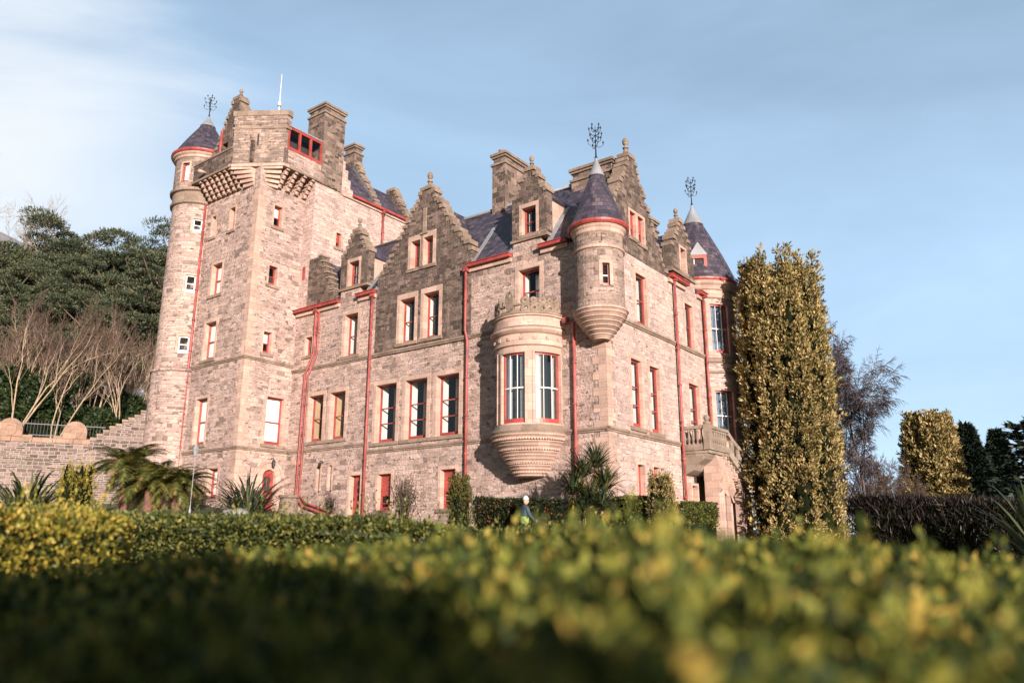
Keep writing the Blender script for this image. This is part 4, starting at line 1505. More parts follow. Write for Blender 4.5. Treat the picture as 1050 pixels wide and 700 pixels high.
# parapets
MPF = lambda u, z, d: (u, -3.92 - d, z)
MPR = lambda u, z, d: (-18.55 + d, u, z)
mb = MB()
slab(mb, MPF, [(-24.7, -20.9, 20.15, 21.15)], [], 0, -.4)
pp = mb.build('parapet', 'gable', castle)
mb = MB()
slab(mb, MPR, [(-2.3, 0.35, 20.15, 21.15)], [], 0, -.4)
mb.build('parapet', 'wall', castle)
for M_, a_, b_, z_, t_, pj in ((MPF, -24.7, -20.9, 20.03, .12, .07), (MPR, -2.3, .42, 20.03, .12, .07), (MPF, -24.7, -20.9, 21.15, .12, .05)):
    mb = MB()
    slab(mb, M_, [(a_, b_, z_, z_ + t_ - .002)], [], pj, -.9 if t_ and z_ < 21 else -.45)
    mb.build('string_course', 'string', pp)
mb = MB()
for u in (-23.4,):
    p_ = Vector(MPF(u, 20.4, 0))
    mb.tube([p_, p_ + Vector((0, -.45, -.02))], .09, 8)
mb.build('waterspout', 'dressed', pp)
# cap-house gable
CG = [(-24.1, -19.9, 20.3, 21.4)] + crow(-21.95, 2.0, 21.4, .28, 24.95, 10)
MCG = lambda u, z, d: (u, YT - .35 - d, z)
mb = MB()
slab(mb, MCG, CG, [(-22.9, -22.35, 21.9, 22.25)], 0, -.55)
cg = mb.build('gable', 'gable', castle)
copings(CG[1:], MCG, cg, .06, -.6, 9)
finial(MCG, -21.95, 24.9, -.27, .62, cg)
roof_quad('roof', [(-21.95, -2.7, 23.4), (-21.95, 0.6, 23.4), (-23.6, .6, 20.8), (-23.6, -2.7, 20.8)])
roof_quad('roof', [(-21.95, .6, 23.4), (-21.95, -2.7, 23.4), (-20.3, -2.7, 20.8), (-20.3, .6, 20.8)])
mb = MB()
mb.tube([(-22.95, -3.45, 20.6), (-22.95, -3.45, 23.1)], .085, 10)
mb.build('flue_pipe', 'pipe', castle)
mb = MB()
mb.tube([(-19.6, -2.1, 23.3), (-19.6, -2.1, 24.1), (-19.6, -2.1, 26.2)], [.05, .032, .02], 8)
mb.tube([(-19.6, -2.1, 24.15), (-19.6, -2.1, 24.4)], [.1, .1], 8)
mb.build('flagpole', 'white', castle)
mb = MB()
mb.tube([(-19.1, -2.0, 22.9), (-19.0, .5, 22.4)], .03, 5)
mb.build('handrail', 'iron', castle)
# red glazed lantern dormer on the tower side
mb = MB()
slab(mb, MPR, [(-2.1, 0.28, 21.15, 22.55)], [(-1.98 + .76 * k_, -1.98 + .76 * k_ + .64, 21.32, 22.4) for k_ in range(3)], 0.02, -.1)
lw = mb.build('window', 'red', castle)
for k_ in range(3):
    mb = MB()
    a = -1.98 + .76 * k_
    mb.face([MPR(a, 21.3, -.05), MPR(a + .64, 21.3, -.05), MPR(a + .64, 22.42, -.05), MPR(a, 22.42, -.05)])
    mb.build('pane', 'glass', lw)
mb = MB()
mb.box(-20.3, -18.5, -2.12, .29, 22.55, 22.63)
mb.build('roof', 'lead', lw)
mb = MB()
mb.box(-19.4, -19.35, -2.0, .28, 21.1, 22.5)
mb.build('shade_backing', 'deep_shade', castle)
# chimney on the tower, with the stepped shoulder beside it
chimney(-20.0, -18.52, 0.3, 1.85, 20.0, 25.15, 0)
mb = MB()
for k_ in range(4):
    mb.box(-19.9, -18.54 - .01 * k_, 1.85, 2.75 - .22 * k_, 19.9 + .55 * k_, 19.9 + .55 * (k_ + 1))
mb.build('gable', 'ashlar', castle)
# rear block, steep roof, gables and chimney
hR = [(1.66, 2.16, 16.52, 17.5)]
mb = MB()
slab(mb, MRR, [(0.32, 7.5, 8.0, 20.0)], hR)
mb.box(XT - .3, XR - .002, 0.022, .7, 12.3, 20.1)
mb.build('wall', 'ashlar', castle)
window(MRR, 1.72, 2.1, 16.58, 17.46, fill='redpanel', rec=.15, surr=.1, bars=(.42,))
mb = MB()
wbox(mb, MRR, 2.0, 7.6, 19.86, 20.0, .1, -.02)
mb.build('cornice', 'dressed', castle)
mb = MB()
wbox(mb, MRR, 2.7, 7.7, 20.0, 20.13, .28, .0)
mb.build('gutter', 'red', castle)
pipe([(XR + .14, 5.2, 19.85), (XR + .14, 5.2, 17.3), (XR + .14, 5.9, 16.2)], r=.07)
ex_ = XR + .1
roof_quad('roof', [(ex_, 2.75, 20.1), (ex_, 4.6, 20.1), (-20.95, 4.6, 23.5), (-20.95, 2.75, 23.5)])
roof_quad('roof', [(-23.3, 4.6, 20.1), (-23.3, 2.75, 20.1), (-20.95, 2.75, 23.5), (-20.95, 4.6, 23.5)])
roof_quad('roof', [(ex_, 4.62, 20.1), (ex_, 7.15, 20.1), (-20.2, 7.15, 22.3), (-20.2, 4.62, 22.3)])
roof_quad('roof', [(-21.8, 7.15, 20.1), (-21.8, 4.62, 20.1), (-20.2, 4.62, 22.3), (-20.2, 7.15, 22.3)])
MBK = lambda u, z, d: (u, 4.75 - d, z)
CG2 = [(max(a, -22.5), b, c, d) for a, b, c, d in crow(-20.95, 2.3, 20.2, .4, 23.7, 9)]
mb = MB()
slab(mb, MBK, CG2, [], 0.1, -.35)
g5 = mb.build('gable', 'gable', castle)
copings(CG2, MBK, g5, .14, -.4, 21)
a_, b_ = Vector((-18.75, 4.6, 20.6)), Vector((-20.9, 4.6, 23.6))
strip(a_, b_, .07, (0, -1, 0))
MBK2 = lambda u, z, d: (u, 7.45 - d, z)
CG3 = crow(-20.2, 1.75, 20.1, .35, 22.75, 8)
mb = MB()
slab(mb, MBK2, CG3, [], .1, -.35)
g6 = mb.build('gable', 'gable', castle)
copings(CG3, MBK2, g6, .14, -.4, 22)
chimney(-21.75, -20.75, 4.6, 5.3, 22.8, 25.1, 0)

# --- balcony and outside stair on the side wall
mb = MB()
mb.box(0.03, 1.35, 6.4, 8.7, 4.0, 4.16)
mb.box(0.03, 1.28, 6.46, 8.68, 3.86, 4.0)
bal = mb.build('balcony', 'balcony', castle)
mb = MB()
mb.extrude([(0.03, 6.5, 2.95), (0.03, 6.5, 3.86), (1.2, 6.5, 3.86), (1.05, 6.5, 3.62), (.7, 6.5, 3.4), (.5, 6.5, 3.15), (.2, 6.5, 3.0)][::-1], (0, 1.5, 0))
mb.build('bracket', 'balcony', bal)
def baluster(x, y, z0, h):
    mb = MB()
    mb.lathe(x, y, [(0, z0), (.065, z0), (.065, z0 + .08 * h), (.035, z0 + .14 * h), (.075, z0 + .36 * h), (.05, z0 + .6 * h), (.032, z0 + .8 * h), (.06, z0 + .9 * h), (.06, z0 + h), (0, z0 + h)], 8)
    return mb.build('baluster', 'balcony', bal)
for k_ in range(5):
    baluster(.16 + .2 * k_, 6.5, 4.26, .68)
for k_ in range(9):
    baluster(1.24, 6.78 + .215 * k_, 4.26, .68)
mb = MB()
mb.box(.03, 1.3, 6.41, 6.59, 4.16, 4.26)
mb.box(.03, 1.3, 6.40, 6.6, 4.94, 5.08)
mb.box(1.15, 1.33, 6.6, 8.7, 4.16, 4.26)
mb.box(1.14, 1.34, 6.6, 8.7, 4.94, 5.08)
mb.build('balustrade', 'balcony', bal)
mb = MB()
mb.box(1.1, 1.38, 6.36, 6.64, 4.0, 5.12)
mb.lathe(1.24, 6.5, [(0, 5.12), (.17, 5.12), (.17, 5.2), (.08, 5.25), (.13, 5.34), (.14, 5.42), (.08, 5.5), (0, 5.53)], 12)
mb.build('newel', 'balcony', bal)
# flight going down and away
NS = 10
def flight(t):      # plan of the outer edge curves away from the wall
    y = 8.7 + 2.9 * t
    return 1.24 + .9 * t * t, y, 4.12 - 1.9 * t
mb = MB()
for k_ in range(NS):
    x0, y0, z0 = flight(k_ / NS)
    x1, y1, z1 = flight((k_ + 1) / NS)
    # outer parapet
    for (xa, xb, lo, hi) in ((-.09, .09, -.25, .16), (-.08, .08, .72, .96), (-.05, .05, .16, .72)):
        if lo == .16 and k_ % 2 == 0:
            continue
        P = [(x0 + xa, y0, z0 + lo), (x0 + xb, y0, z0 + lo), (x0 + xb, y0, z0 + hi), (x0 + xa, y0, z0 + hi)]
        Q = [(x1 + xa, y1, z1 + lo), (x1 + xb, y1, z1 + lo), (x1 + xb, y1, z1 + hi), (x1 + xa, y1, z1 + hi)]
        mb.face(P)
        mb.face(Q[::-1])
        for i in range(4):
            j = (i + 1) % 4
            mb.face([P[i], Q[i], Q[j], P[j]])
mb.build('stair_parapet', 'balcony', castle)
mb = MB()
for k_ in range(NS):
    x0, y0, z0 = flight(k_ / NS)
    mb.box(.05, x0, y0 + .003, y0 + .287, z0 - .35, z0 - .2)
mb.build('stair', 'balcony', castle)
mb = MB()
MPO = lambda u, z, d: (1.2 + d, u, z)
holes = []
ycs, rad = 9.1, .95
for k_ in range(14):
    z0 = k_ * .1 + 1.9
    half = math.sqrt(max(0, rad ** 2 - (z0 - 1.9) ** 2))
    if half > .05:
        holes.append((ycs - half, ycs + half, z0, z0 + .1))
holes.append((ycs - rad, ycs + rad, -1, 1.9))
slab(mb, MPO, [(7.55, 8.3, -1, 3.8), (8.3, 9.2, -1, 3.4), (9.2, 10.3, -1, 2.95), (10.3, 11.2, -1, 2.4)], holes, .05, -.3)
mb.build('arch', 'dressed', castle)
for y in (7.35, 7.95, 8.6):
    mb = MB()
    mb.box(.6, 1.25, y, y + .22, -1, 2.2)
    pts = [(.6, 2.2), (1.25, 2.2), (1.38, 2.35), (1.3, 2.6), (1.45, 2.85), (1.4, 3.2), (1.2, 3.86), (.6, 3.86)]
    mb.extrude([(x, y + .22, z - max(0, y - 7.4) * .45 if z > 2.2 else z) for x, z in pts], (0, -.22, 0))
    mb.build('pier', 'dressed', castle)
for k_ in range(6):
    mb = MB()          # scrolled console under the flight
    y = 8.05 + .3 * k_
    pts = []
    for q in range(9):
        a = q / 8
        pts.append((.1 + 1.15 * a, 3.0 - .16 * k_ + .75 * a ** 1.6 + .05 * math.sin(q * 2.2)))
    pts += [(1.25, 4.05 - .17 * k_), (.1, 4.05 - .17 * k_)]
    mb.extrude([(x, y + .16, z) for x, z in pts], (0, -.16, 0))
    mb.build('console', 'dressed', castle)
mb = MB()
mb.box(.03, .08, 7.6, 11, -1, 3.0)  # dark sheet on the wall stands in for shade under the arch
mb.build('shade_backing', 'deep_shade', castle)
#@@VEG
# ------------------------------------------------------------------ planting helpers
def leaf_object(name, P, axis, L, W, mat, parent=None, core=None, fold=0.25, seed=0, up=None):
    """many small diamond leaves in one mesh; core: MB of extra faces in the second material"""
    rng = np.random.default_rng(seed)
    P = np.asarray(P, dtype=np.float64)
    n = len(P)
    axis = axis / (np.linalg.norm(axis, axis=1, keepdims=True) + 1e-9)
    r = rng.normal(size=(n, 3)) if up is None else up + rng.normal(size=(n, 3)) * 0.35
    side = np.cross(axis, r)
    side /= (np.linalg.norm(side, axis=1, keepdims=True) + 1e-9)
    nor = np.cross(side, axis)
    L = np.broadcast_to(np.asarray(L, dtype=np.float64), (n,))[:, None]
    W = np.broadcast_to(np.asarray(W, dtype=np.float64), (n,))[:, None]
    v = np.empty((n, 4, 3))
    v[:, 0] = P
    v[:, 1] = P + axis * L * 0.5 + side * W * 0.5 + nor * L * fold * 0.3
    v[:, 2] = P + axis * L - nor * L * fold * 0.25
    v[:, 3] = P + axis * L * 0.5 - side * W * 0.5 + nor * L * fold * 0.3
    V = v.reshape(-1, 3)
    nv = len(V)
    loops = np.arange(nv, dtype=np.int32)
    starts = np.arange(0, nv, 4, dtype=np.int32)
    mi = np.zeros(n, dtype=np.int32)
    if core is not None and core.f:
        cv = np.array([tuple(q) for q in core.v])
        cl = np.concatenate([np.array(f, dtype=np.int32) for f in core.f]) + nv
        cs = np.cumsum([0] + [len(f) for f in core.f[:-1]]).astype(np.int32) + len(loops)
        V = np.concatenate([V, cv])
        loops = np.concatenate([loops, cl])
        starts = np.concatenate([starts, cs])
        mi = np.concatenate([mi, np.ones(len(core.f), dtype=np.int32)])
    me = bpy.data.meshes.new(name)
    me.vertices.add(len(V))
    me.vertices.foreach_set('co', V.astype(np.float32).ravel())
    me.loops.add(len(loops))
    me.loops.foreach_set('vertex_index', loops)
    me.polygons.add(len(starts))
    me.polygons.foreach_set('loop_start', starts)
    me.update(calc_edges=True)
    me.materials.append(MAT[mat])
    if core is not None:
        me.materials.append(MAT['core'])
    me.polygons.foreach_set('material_index', mi)
    o = bpy.data.objects.new(name, me)
    col.objects.link(o)
    if parent:
        o.parent = parent
    return o

def vnoise(rng, n=5, amp=1.0, freq=1.0):
    """a cheap smooth 3D noise made of a few sines"""
    K = rng.normal(size=(n, 3)) * freq
    ph = rng.uniform(0, 6.28, n)
    a = rng.uniform(0.5, 1, n)
    a = a / a.sum() * amp
    return lambda p: (np.sin(p @ K.T + ph) * a).sum(axis=-1)

def unit(v):
    return v / (np.linalg.norm(v, axis=-1, keepdims=True) + 1e-9)

def hedge_mesh(name, line, half, zb, zt, n, L, mat, seed, parent=None, top_noise=.06, coref=0.8, sprig=0, up_bias=.5, bumps=2.5):
    """clipped hedge along a polyline [(x, y)] with a ragged leafy surface"""
    rng = np.random.default_rng(seed)
    pts = np.array(line, dtype=float)
    seg = np.linalg.norm(np.diff(pts, axis=0), axis=1)
    cum = np.concatenate([[0], np.cumsum(seg)])
    zt = zt if hasattr(zt, '__len__') else [zt] * len(pts)
    zb = zb if hasattr(zb, '__len__') else [zb] * len(pts)
    H = np.mean(np.array(zt) - np.array(zb))
    nz = vnoise(rng, 7, top_noise * 2.2, bumps)
    per = 2 * half + 1.2
    s = rng.uniform(0, cum[-1], n)
    i = np.clip(np.searchsorted(cum, s) - 1, 0, len(seg) - 1)
    t = (s - cum[i]) / seg[i]
    base = pts[i] + (pts[i + 1] - pts[i]) * t[:, None]
    d = (pts[i + 1] - pts[i]) / seg[i][:, None]
    nrm = np.stack([d[:, 1], -d[:, 0]], 1)
    top = np.array(zt)[i] + (np.array(zt)[i + 1] - np.array(zt)[i]) * t
    bot = np.array(zb)[i] + (np.array(zb)[i + 1] - np.array(zb)[i]) * t
    q = rng.uniform(0, per, n)
    on_top = q < 2 * half
    sgn = np.where(nrm[:, 1] < 0, 1, -1) * np.where(rng.random(n) < .93, 1, -1)
    off = np.where(on_top, q - half, sgn * half)
    z = np.where(on_top, top, np.maximum(bot, top - .95) + np.minimum(top - bot, .95) * rng.random(n) ** .75)
    N = np.zeros((n, 3))
    N[:, 2] = np.where(on_top, 1, 0)
    N[:, 0] = np.where(on_top, 0, nrm[:, 0] * sgn)
    N[:, 1] = np.where(on_top, 0, nrm[:, 1] * sgn)
    P = np.stack([base[:, 0] + nrm[:, 0] * off, base[:, 1] + nrm[:, 1] * off, z], 1)
    # rounded shoulders and end faces
    P += N * (nz(P)[:, None] - rng.uniform(0, .10, n)[:, None] * (L / .04) ** .5)
    e = rng.random(n) < min(.12, half * 2 / cum[-1] * .7)
    k_ = np.where(rng.random(n) < .5, 0, 1)
    for j in np.nonzero(e)[0]:
        a, dd = (pts[0], -(pts[1] - pts[0]) / seg[0]) if k_[j] == 0 else (pts[-1], (pts[-1] - pts[-2]) / seg[-1])
        nn = np.array([dd[1], -dd[0]])
        w = rng.uniform(-half, half)
        zz = zb[0 if k_[j] == 0 else -1] + (zt[0 if k_[j] == 0 else -1] - zb[0 if k_[j] == 0 else -1]) * rng.random()
        P[j] = (*(a + nn * w + dd * rng.uniform(-.06, .04)), zz)
        N[j] = (dd[0], dd[1], 0)
    A = unit(N + rng.normal(size=(n, 3)) * .75 + np.array([0, 0, up_bias]))
    Ls = L * rng.uniform(.7, 1.3, n)
    if sprig:
        sp, sa = [], []
        tops = np.nonzero(on_top)[0]
        for j in rng.choice(tops, sprig):
            h = rng.uniform(.5, 1.6) * L * 4
            lean = np.array([rng.normal() * .3, rng.normal() * .3, 1.0])
            for m in range(9):
                f = m / 8
                a = m * 2.4
                sp.append(P[j] + lean * h * f)
                sa.append((math.cos(a) * (1 - f * .6), math.sin(a) * (1 - f * .6), .7 + f))
        P = np.concatenate([P, np.array(sp)])
        A = np.concatenate([A, unit(np.array(sa))])
        Ls = np.concatenate([Ls, L * rng.uniform(.7, 1.15, len(sp))])
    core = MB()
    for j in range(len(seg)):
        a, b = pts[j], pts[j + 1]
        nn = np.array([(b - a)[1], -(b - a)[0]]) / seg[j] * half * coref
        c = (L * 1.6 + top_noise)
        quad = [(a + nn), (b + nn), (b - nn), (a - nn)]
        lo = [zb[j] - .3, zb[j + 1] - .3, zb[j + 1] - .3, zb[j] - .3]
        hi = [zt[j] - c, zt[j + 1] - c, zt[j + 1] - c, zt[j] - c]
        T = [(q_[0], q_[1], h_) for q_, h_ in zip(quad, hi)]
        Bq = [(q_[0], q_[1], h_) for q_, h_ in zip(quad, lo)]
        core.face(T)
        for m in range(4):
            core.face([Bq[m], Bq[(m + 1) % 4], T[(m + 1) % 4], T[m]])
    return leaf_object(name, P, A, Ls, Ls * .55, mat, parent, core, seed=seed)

def column_tree(name, cols, n, L, mat, seed, parent, up=1.1, ragged=.12):
    """fastigiate crown: several upright leafy shafts grown together. cols = [(x, y, r, z0, z1)]"""
    rng = np.random.default_rng(seed)
    area = np.array([r * (z1 - z0) for x, y, r, z0, z1 in cols])
    P, N = [], []
    core = MB()
    for (x, y, r, z0, z1), a in zip(cols, area / area.sum()):
        m = max(4, int(n * a / 13))          # tufts; each becomes a spray of leaves below
        t = rng.random(m) ** .9
        th = rng.uniform(0, 2 * PI, m)
        nz = vnoise(rng, 6, ragged * 2.4, 2.2 / max(r, .3))
        prof = np.clip(np.where(t < .06, .8 + t * 3.3, np.where(t > .80, (1 - (t - .80) / .20) ** .62, 1.0)), .04, 1)
        rad = r * prof * rng.uniform(.78, 1.06, m)
        p = np.stack([x + rad * np.cos(th), y + rad * np.sin(th), z0 + (z1 - z0) * t], 1)
        nn = np.stack([np.cos(th), np.sin(th), np.where(t > .75, .8, .15)], 1)
        p += nn * nz(p)[:, None] * r * .8
        P.append(p)
        N.append(nn)
        core.lathe(x, y, [(0, z0), (r * .74, z0 + .05), (r * .74, z0 + (z1 - z0) * .7), (r * .4, z0 + (z1 - z0) * .86), (0, z0 + (z1 - z0) * .95)], 8)
    P, N = np.concatenate(P), np.concatenate(N)
    tuft = L * rng.uniform(.7, 1.6, len(P))
    D0 = unit(N * .9 + rng.normal(size=N.shape) * .35 + np.array([0, 0, up]))
    q = 13
    P = np.repeat(P, q, 0)
    D = np.repeat(D0, q, 0)
    tl = np.repeat(tuft, q)
    along = rng.random(len(P))
    side = unit(rng.normal(size=P.shape))
    P = P + D * (along * tl * 1.5)[:, None] + side * (tl * .28 * (1.1 - along))[:, None]
    A = unit(D * .9 + side * .75 + np.array([0, 0, .25]))
    Ls = tl * rng.uniform(.45, .8, len(P))
    return leaf_object(name, P, A, Ls, Ls * .42, mat, parent, core, seed=seed)

def trunk(name, pts, rad, mat, parent, n=8):
    mb = MB()
    mb.tube(pts, rad, n)
    return mb.build(name, mat, parent)

def gz(x, y):
    return ground(x, y)

# ------------------------------------------------------------------ garden retaining wall, pier and railing
wall_top = 5.2
gw = empty('garden_wall', (WALL_A.x, WALL_A.y, 0), math.atan2(_wd.y, _wd.x))
tag(gw, 'grey rubble retaining wall with half-round coping stones left of the castle', 'wall')
WL = (WALL_B - WALL_A).length
mb = MB()
rr = random.Random(4)
segs = 22
for k_ in range(segs):
    a, b = -WL * 0 + (WL + 14) * k_ / segs - .0, (WL + 14) * (k_ + 1) / segs
    h = wall_top + rr.uniform(-.05, .05)
MWL = lambda u, z, d: (u, -d if True else d, z)
mb = MB()
side = 1 if (Matrix.Rotation(gw.rotation_euler.z, 3, 'Z') @ Vector((0, 1, 0))).y < 0 else -1
MWL = (lambda u, z, d: (-u, side * d, z)) if side > 0 else (lambda u, z, d: (u, -d, z))
ulo, uhi = (-(WL + 14), -1.0) if side > 0 else (1.0, WL + 14)
slab(mb, MWL, [(ulo, uhi, -.5, wall_top)], [], 0, -.7)
mb.build('wall', 'garden_wall', gw)
mb = MB()
n = 26
for k_ in range(n):
    a, b = ulo + (uhi - ulo) * k_ / n, ulo + (uhi - ulo) * (k_ + 1) / n
    wbox(mb, MWL, a + .01, b - .01, wall_top + .0, wall_top + .3 + rr.uniform(-.06, .07), .06 + rr.uniform(-.03, .03), -.76)
mb.build('coping', 'copper_stone', gw)
def wall_u(px):      # distance along the wall line
    return px
for u0 in (2.87, 5.85, 9.0):
    u_ = -u0 if side > 0 else u0
    mb = MB()
    pts = [(-.58, 0), (.58, 0)] + [(.58 * math.cos(R(180 * q / 16)), .34 + .6 * math.sin(R(180 * q / 16))) for q in range(17)]
    mb.extrude([MWL(u_ + a, wall_top + .25 + b, .1) for a, b in pts], (Vector(MWL(0, 0, -.5)) - Vector(MWL(0, 0, .1))))
    hs = mb.build('coping_stone', 'copper_stone', gw)
    mb = MB()
    for q in range(16):
        t0, t1 = q * PI / 8, (q + 1) * PI / 8
        ring = [MWL(u_ + r_ * math.cos(t), wall_top + .6 + r_ * math.sin(t), .14) for r_, t in ((.22, t0), (.32, t0), (.32, t1), (.22, t1))]
        mb.extrude(ring, (Vector(MWL(0, 0, .05)) - Vector(MWL(0, 0, .14))))
    mb.build('roundel', 'copper_stone', hs)
# stepped ramp of wall that climbs to the stair turret
rw_ = empty('ramped_wall', (WALL_A.x, WALL_A.y, 0), math.atan2(_wd.y, _wd.x))
tag(rw_, 'rubble wall ramping up against the foot of the round stair turret', 'wall')
mb = MB()
stp = []
for k_ in range(13):
    a, b = 2.1 - .29 * (k_ + 1), 2.1 - .29 * k_
    stp.append(((-b, -a) if side > 0 else (a, b), 5.45 + .2 * k_ + rr.uniform(-.07, .07)))
slab(mb, MWL, [(a, b, -.5, h) for (a, b), h in stp], [], .08, -.75)
mb.build('wall', 'garden_wall', rw_)
for (a, b), h in stp:
    mb = MB()
    wbox(mb, MWL, a - .02, b + .02, h, h + rr.uniform(.1, .2), .13, -.8)
    mb.build('coping', 'string', rw_)
# railing behind the wall
rl = empty('railing', (WALL_A.x, WALL_A.y, 0), math.atan2(_wd.y, _wd.x))
tag(rl, 'black iron railing with pale spear tips above the garden wall', 'railing')
MRL = lambda u, z, d: MWL(-u if side > 0 else u, z, d - 1.5)
mb = MB()
for z in (5.75, 6.35):
    mb.tube([MRL(1.5, z, 0), MRL(20, z, 0)], .03, 4)
    mb.build('rail', 'railing', rl)
    mb = MB()
mb = MB()
for k_ in range(110):
    p = Vector(MRL(1.6 + .16 * k_, 5.3, 0))
    mb.tube([p, p + Vector((0, 0, 1.15)), p + Vector((0, 0, 1.3))], [.016, .016, .004], 3)
o = mb.build('railing_bars', 'railing', rl)
o['kind'] = 'stuff'

# ------------------------------------------------------------------ hedges in the foreground
def near_hedge():
    rng = np.random.default_rng(21)
    top = lambda x, y: -0.205 + .068 * y + .05 * np.exp(-((x / y - .125) / .10) ** 2) - .20 * np.maximum(0, x / y * 1.6 - .58) - .085 * np.maximum(0, -x - .25)
    n = 85000
    y = .5 + 2.7 * rng.random(n) ** 1.25
    x = rng.uniform(-1, 1, n) * (.55 + y * .95)
    nz = vnoise(rng, 9, .075, 6.0)
    nz2 = vnoise(rng, 9, .04, 17.0)
    z0 = top(x, y)
    P = np.stack([x, y, z0], 1)
    P[:, 2] += nz(P) + nz2(P) - rng.random(n) ** 1.6 * .13
    # the near face falls away below the camera
    f = rng.random(n) < .10
    P[f, 1] = .5 + rng.uniform(-.05, .05, f.sum())
    P[f, 2] = top(P[f, 0], .5) - rng.random(f.sum()) * .8
    A = unit(rng.normal(size=(n, 3)) * .8 + np.array([0, -.05, .75]))
    L = .036 * rng.uniform(.65, 1.3, n)
    sp, sa = [], []
    for j in range(420):
        yy = rng.uniform(.75, 3.0)
        xx = rng.uniform(-1, 1) * (.5 + yy * .85)
        h = rng.uniform(.04, .12) * (1.0 if rng.random() < .8 else 1.5) * (.45 if xx < -.35 else 1)
        b = np.array([xx, yy, top(xx, yy) - .02])
        b[2] += nz(b[None])[0] + nz2(b[None])[0]
        lean = np.array([rng.normal() * .3, rng.normal() * .3, 1.0])
        for m in range(12):
            q = m / 11
            a = m * 2.4
            sp.append(b + lean * h * q)
            sa.append((math.cos(a) * (1.1 - q * .7), math.sin(a) * (1.1 - q * .7), .55 + q))
    P = np.concatenate([P, np.array(sp)])
    A = np.concatenate([A, unit(np.array(sa))])
    L = np.concatenate([L, .036 * rng.uniform(.6, 1.1, len(sp))])
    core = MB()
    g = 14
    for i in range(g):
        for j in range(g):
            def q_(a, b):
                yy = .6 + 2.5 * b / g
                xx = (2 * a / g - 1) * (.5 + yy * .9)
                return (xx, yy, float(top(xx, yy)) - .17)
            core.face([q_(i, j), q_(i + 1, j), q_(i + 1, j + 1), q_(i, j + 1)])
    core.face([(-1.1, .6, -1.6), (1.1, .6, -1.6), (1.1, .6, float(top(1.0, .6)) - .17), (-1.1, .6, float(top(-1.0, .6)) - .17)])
    return leaf_object('hedge', P, A, L, L * .58, 'hedge', None, core, seed=3)
tag(near_hedge(), 'blurred yellow-green leafy hedge filling the foreground, half in shadow', 'hedge')

h = hedge_mesh('hedge', [(-9.0, 5.2), (-5.2, 6.2), (-3.35, 6.9)], .75, -1.4, [.33, .33, .20], 52000, .046, 'hedge_gold', 5, top_noise=.07, sprig=150, bumps=3)
tag(h, 'sunlit golden hedge at the left edge of the garden', 'hedge')
h = hedge_mesh('hedge', [(-7.5, 10.2), (-4.0, 10.2), (-1.0, 9.8), (2.0, 9.6)], .8, -1.3, [.40, .33, .22, .0], 52000, .056, 'hedge_green', 6, top_noise=.07, sprig=160, bumps=3)
tag(h, 'green clipped hedge running in front of the tree ferns', 'hedge')
h = hedge_mesh('hedge', [(-5, -1.15), (.12, -1.15), (.60, -1.15)], .45, -1.5, [.88, .84, .60], 26000, .06, 'hedge_green', 8, top_noise=.08, sprig=60)  # occluder added out of view to darken the near hedge
tag(h, 'tall clipped hedge added unseen behind the camera to shade the near hedge', 'hedge')

# ------------------------------------------------------------------ small planting along the castle
def Wp(px, py, Y):
    """dev helper kept for reading: a point on the ray through a pixel of the 1050 px photograph"""
    c, s = math.cos(R(14.503)), math.sin(R(14.503))
    a, b = (px - 525) / 802.59, (py - 350) / 802.59
    d = Vector((a, c + s * b, s - c * b))
    return d * (Y / d.y)

def strap_plant(name, loc, n, L, W, mat, seed, spread=1.0, parent=None, arch=.55, base_r=.15):
    rng = random.Random(seed)
    mb = MB()
    for k_ in range(n):
        a = rng.uniform(0, 2 * PI)
        el = rng.uniform(.15, 1.45) if spread > 1.2 else rng.uniform(.6, 1.5)
        d = Vector((math.cos(a), math.sin(a), 0))
        l = L * rng.uniform(.7, 1.15)
        s = Vector((-d.y, d.x, 0))
        p = Vector((d.x * rng.random() * base_r, d.y * rng.random() * base_r, 0))
        prev = None
        m = 6
        ang = el
        for q in range(m + 1):
            t = q / m
            w = W * (.55 + 1.2 * t if t < .35 else 1.0 * (1 - (t - .35) / .65) ** .8 + .02)
            A, B = p + s * w * .5, p - s * w * .5
            if prev:
                mb.face([prev[1], B, A, prev[0]])
            prev = (A, B)
            p = p + (d * math.cos(ang) + Vector((0, 0, 1)) * math.sin(ang)) * (l / m)
            ang -= arch * (0.25 + t) * rng.uniform(.5, 1.2)
    o = mb.build(name, mat, parent)
    o.location = loc
    # every blade its own island: weld each strip
    import bmesh
    bm = bmesh.new()
    bm.from_mesh(o.data)
    bmesh.ops.remove_doubles(bm, verts=bm.verts, dist=1e-5)
    bm.to_mesh(o.data)
    bm.free()
    return o

def at(px, Y):
    p = Wp(px, 400, Y)
    return p.x, Y
def place(px, Y, dz=0.0):
    x, y = at(px, Y)
    return Vector((x, y, gz(x, y) + dz))

ph = strap_plant('flax_plant', place(46, 31.5), 230, 2.9, .17, 'strap', 1, spread=1.3, arch=.40, base_r=.5)
tag(ph, 'broad sword-leaved flax in front of the garden wall at far left', 'plant')
ph = strap_plant('flax_plant', place(1041, 22, -.05), 60, 2.5, .13, 'strap', 2, arch=.22)
tag(ph, 'upright flax with pale sword leaves at the right edge', 'plant')
ph = strap_plant('lily_clump', place(264, 35.2), 230, 2.3, .10, 'strap_dark', 3, spread=1.5, arch=.5, base_r=.7)
tag(ph, 'dark arching lily clump below the red arched door', 'plant')

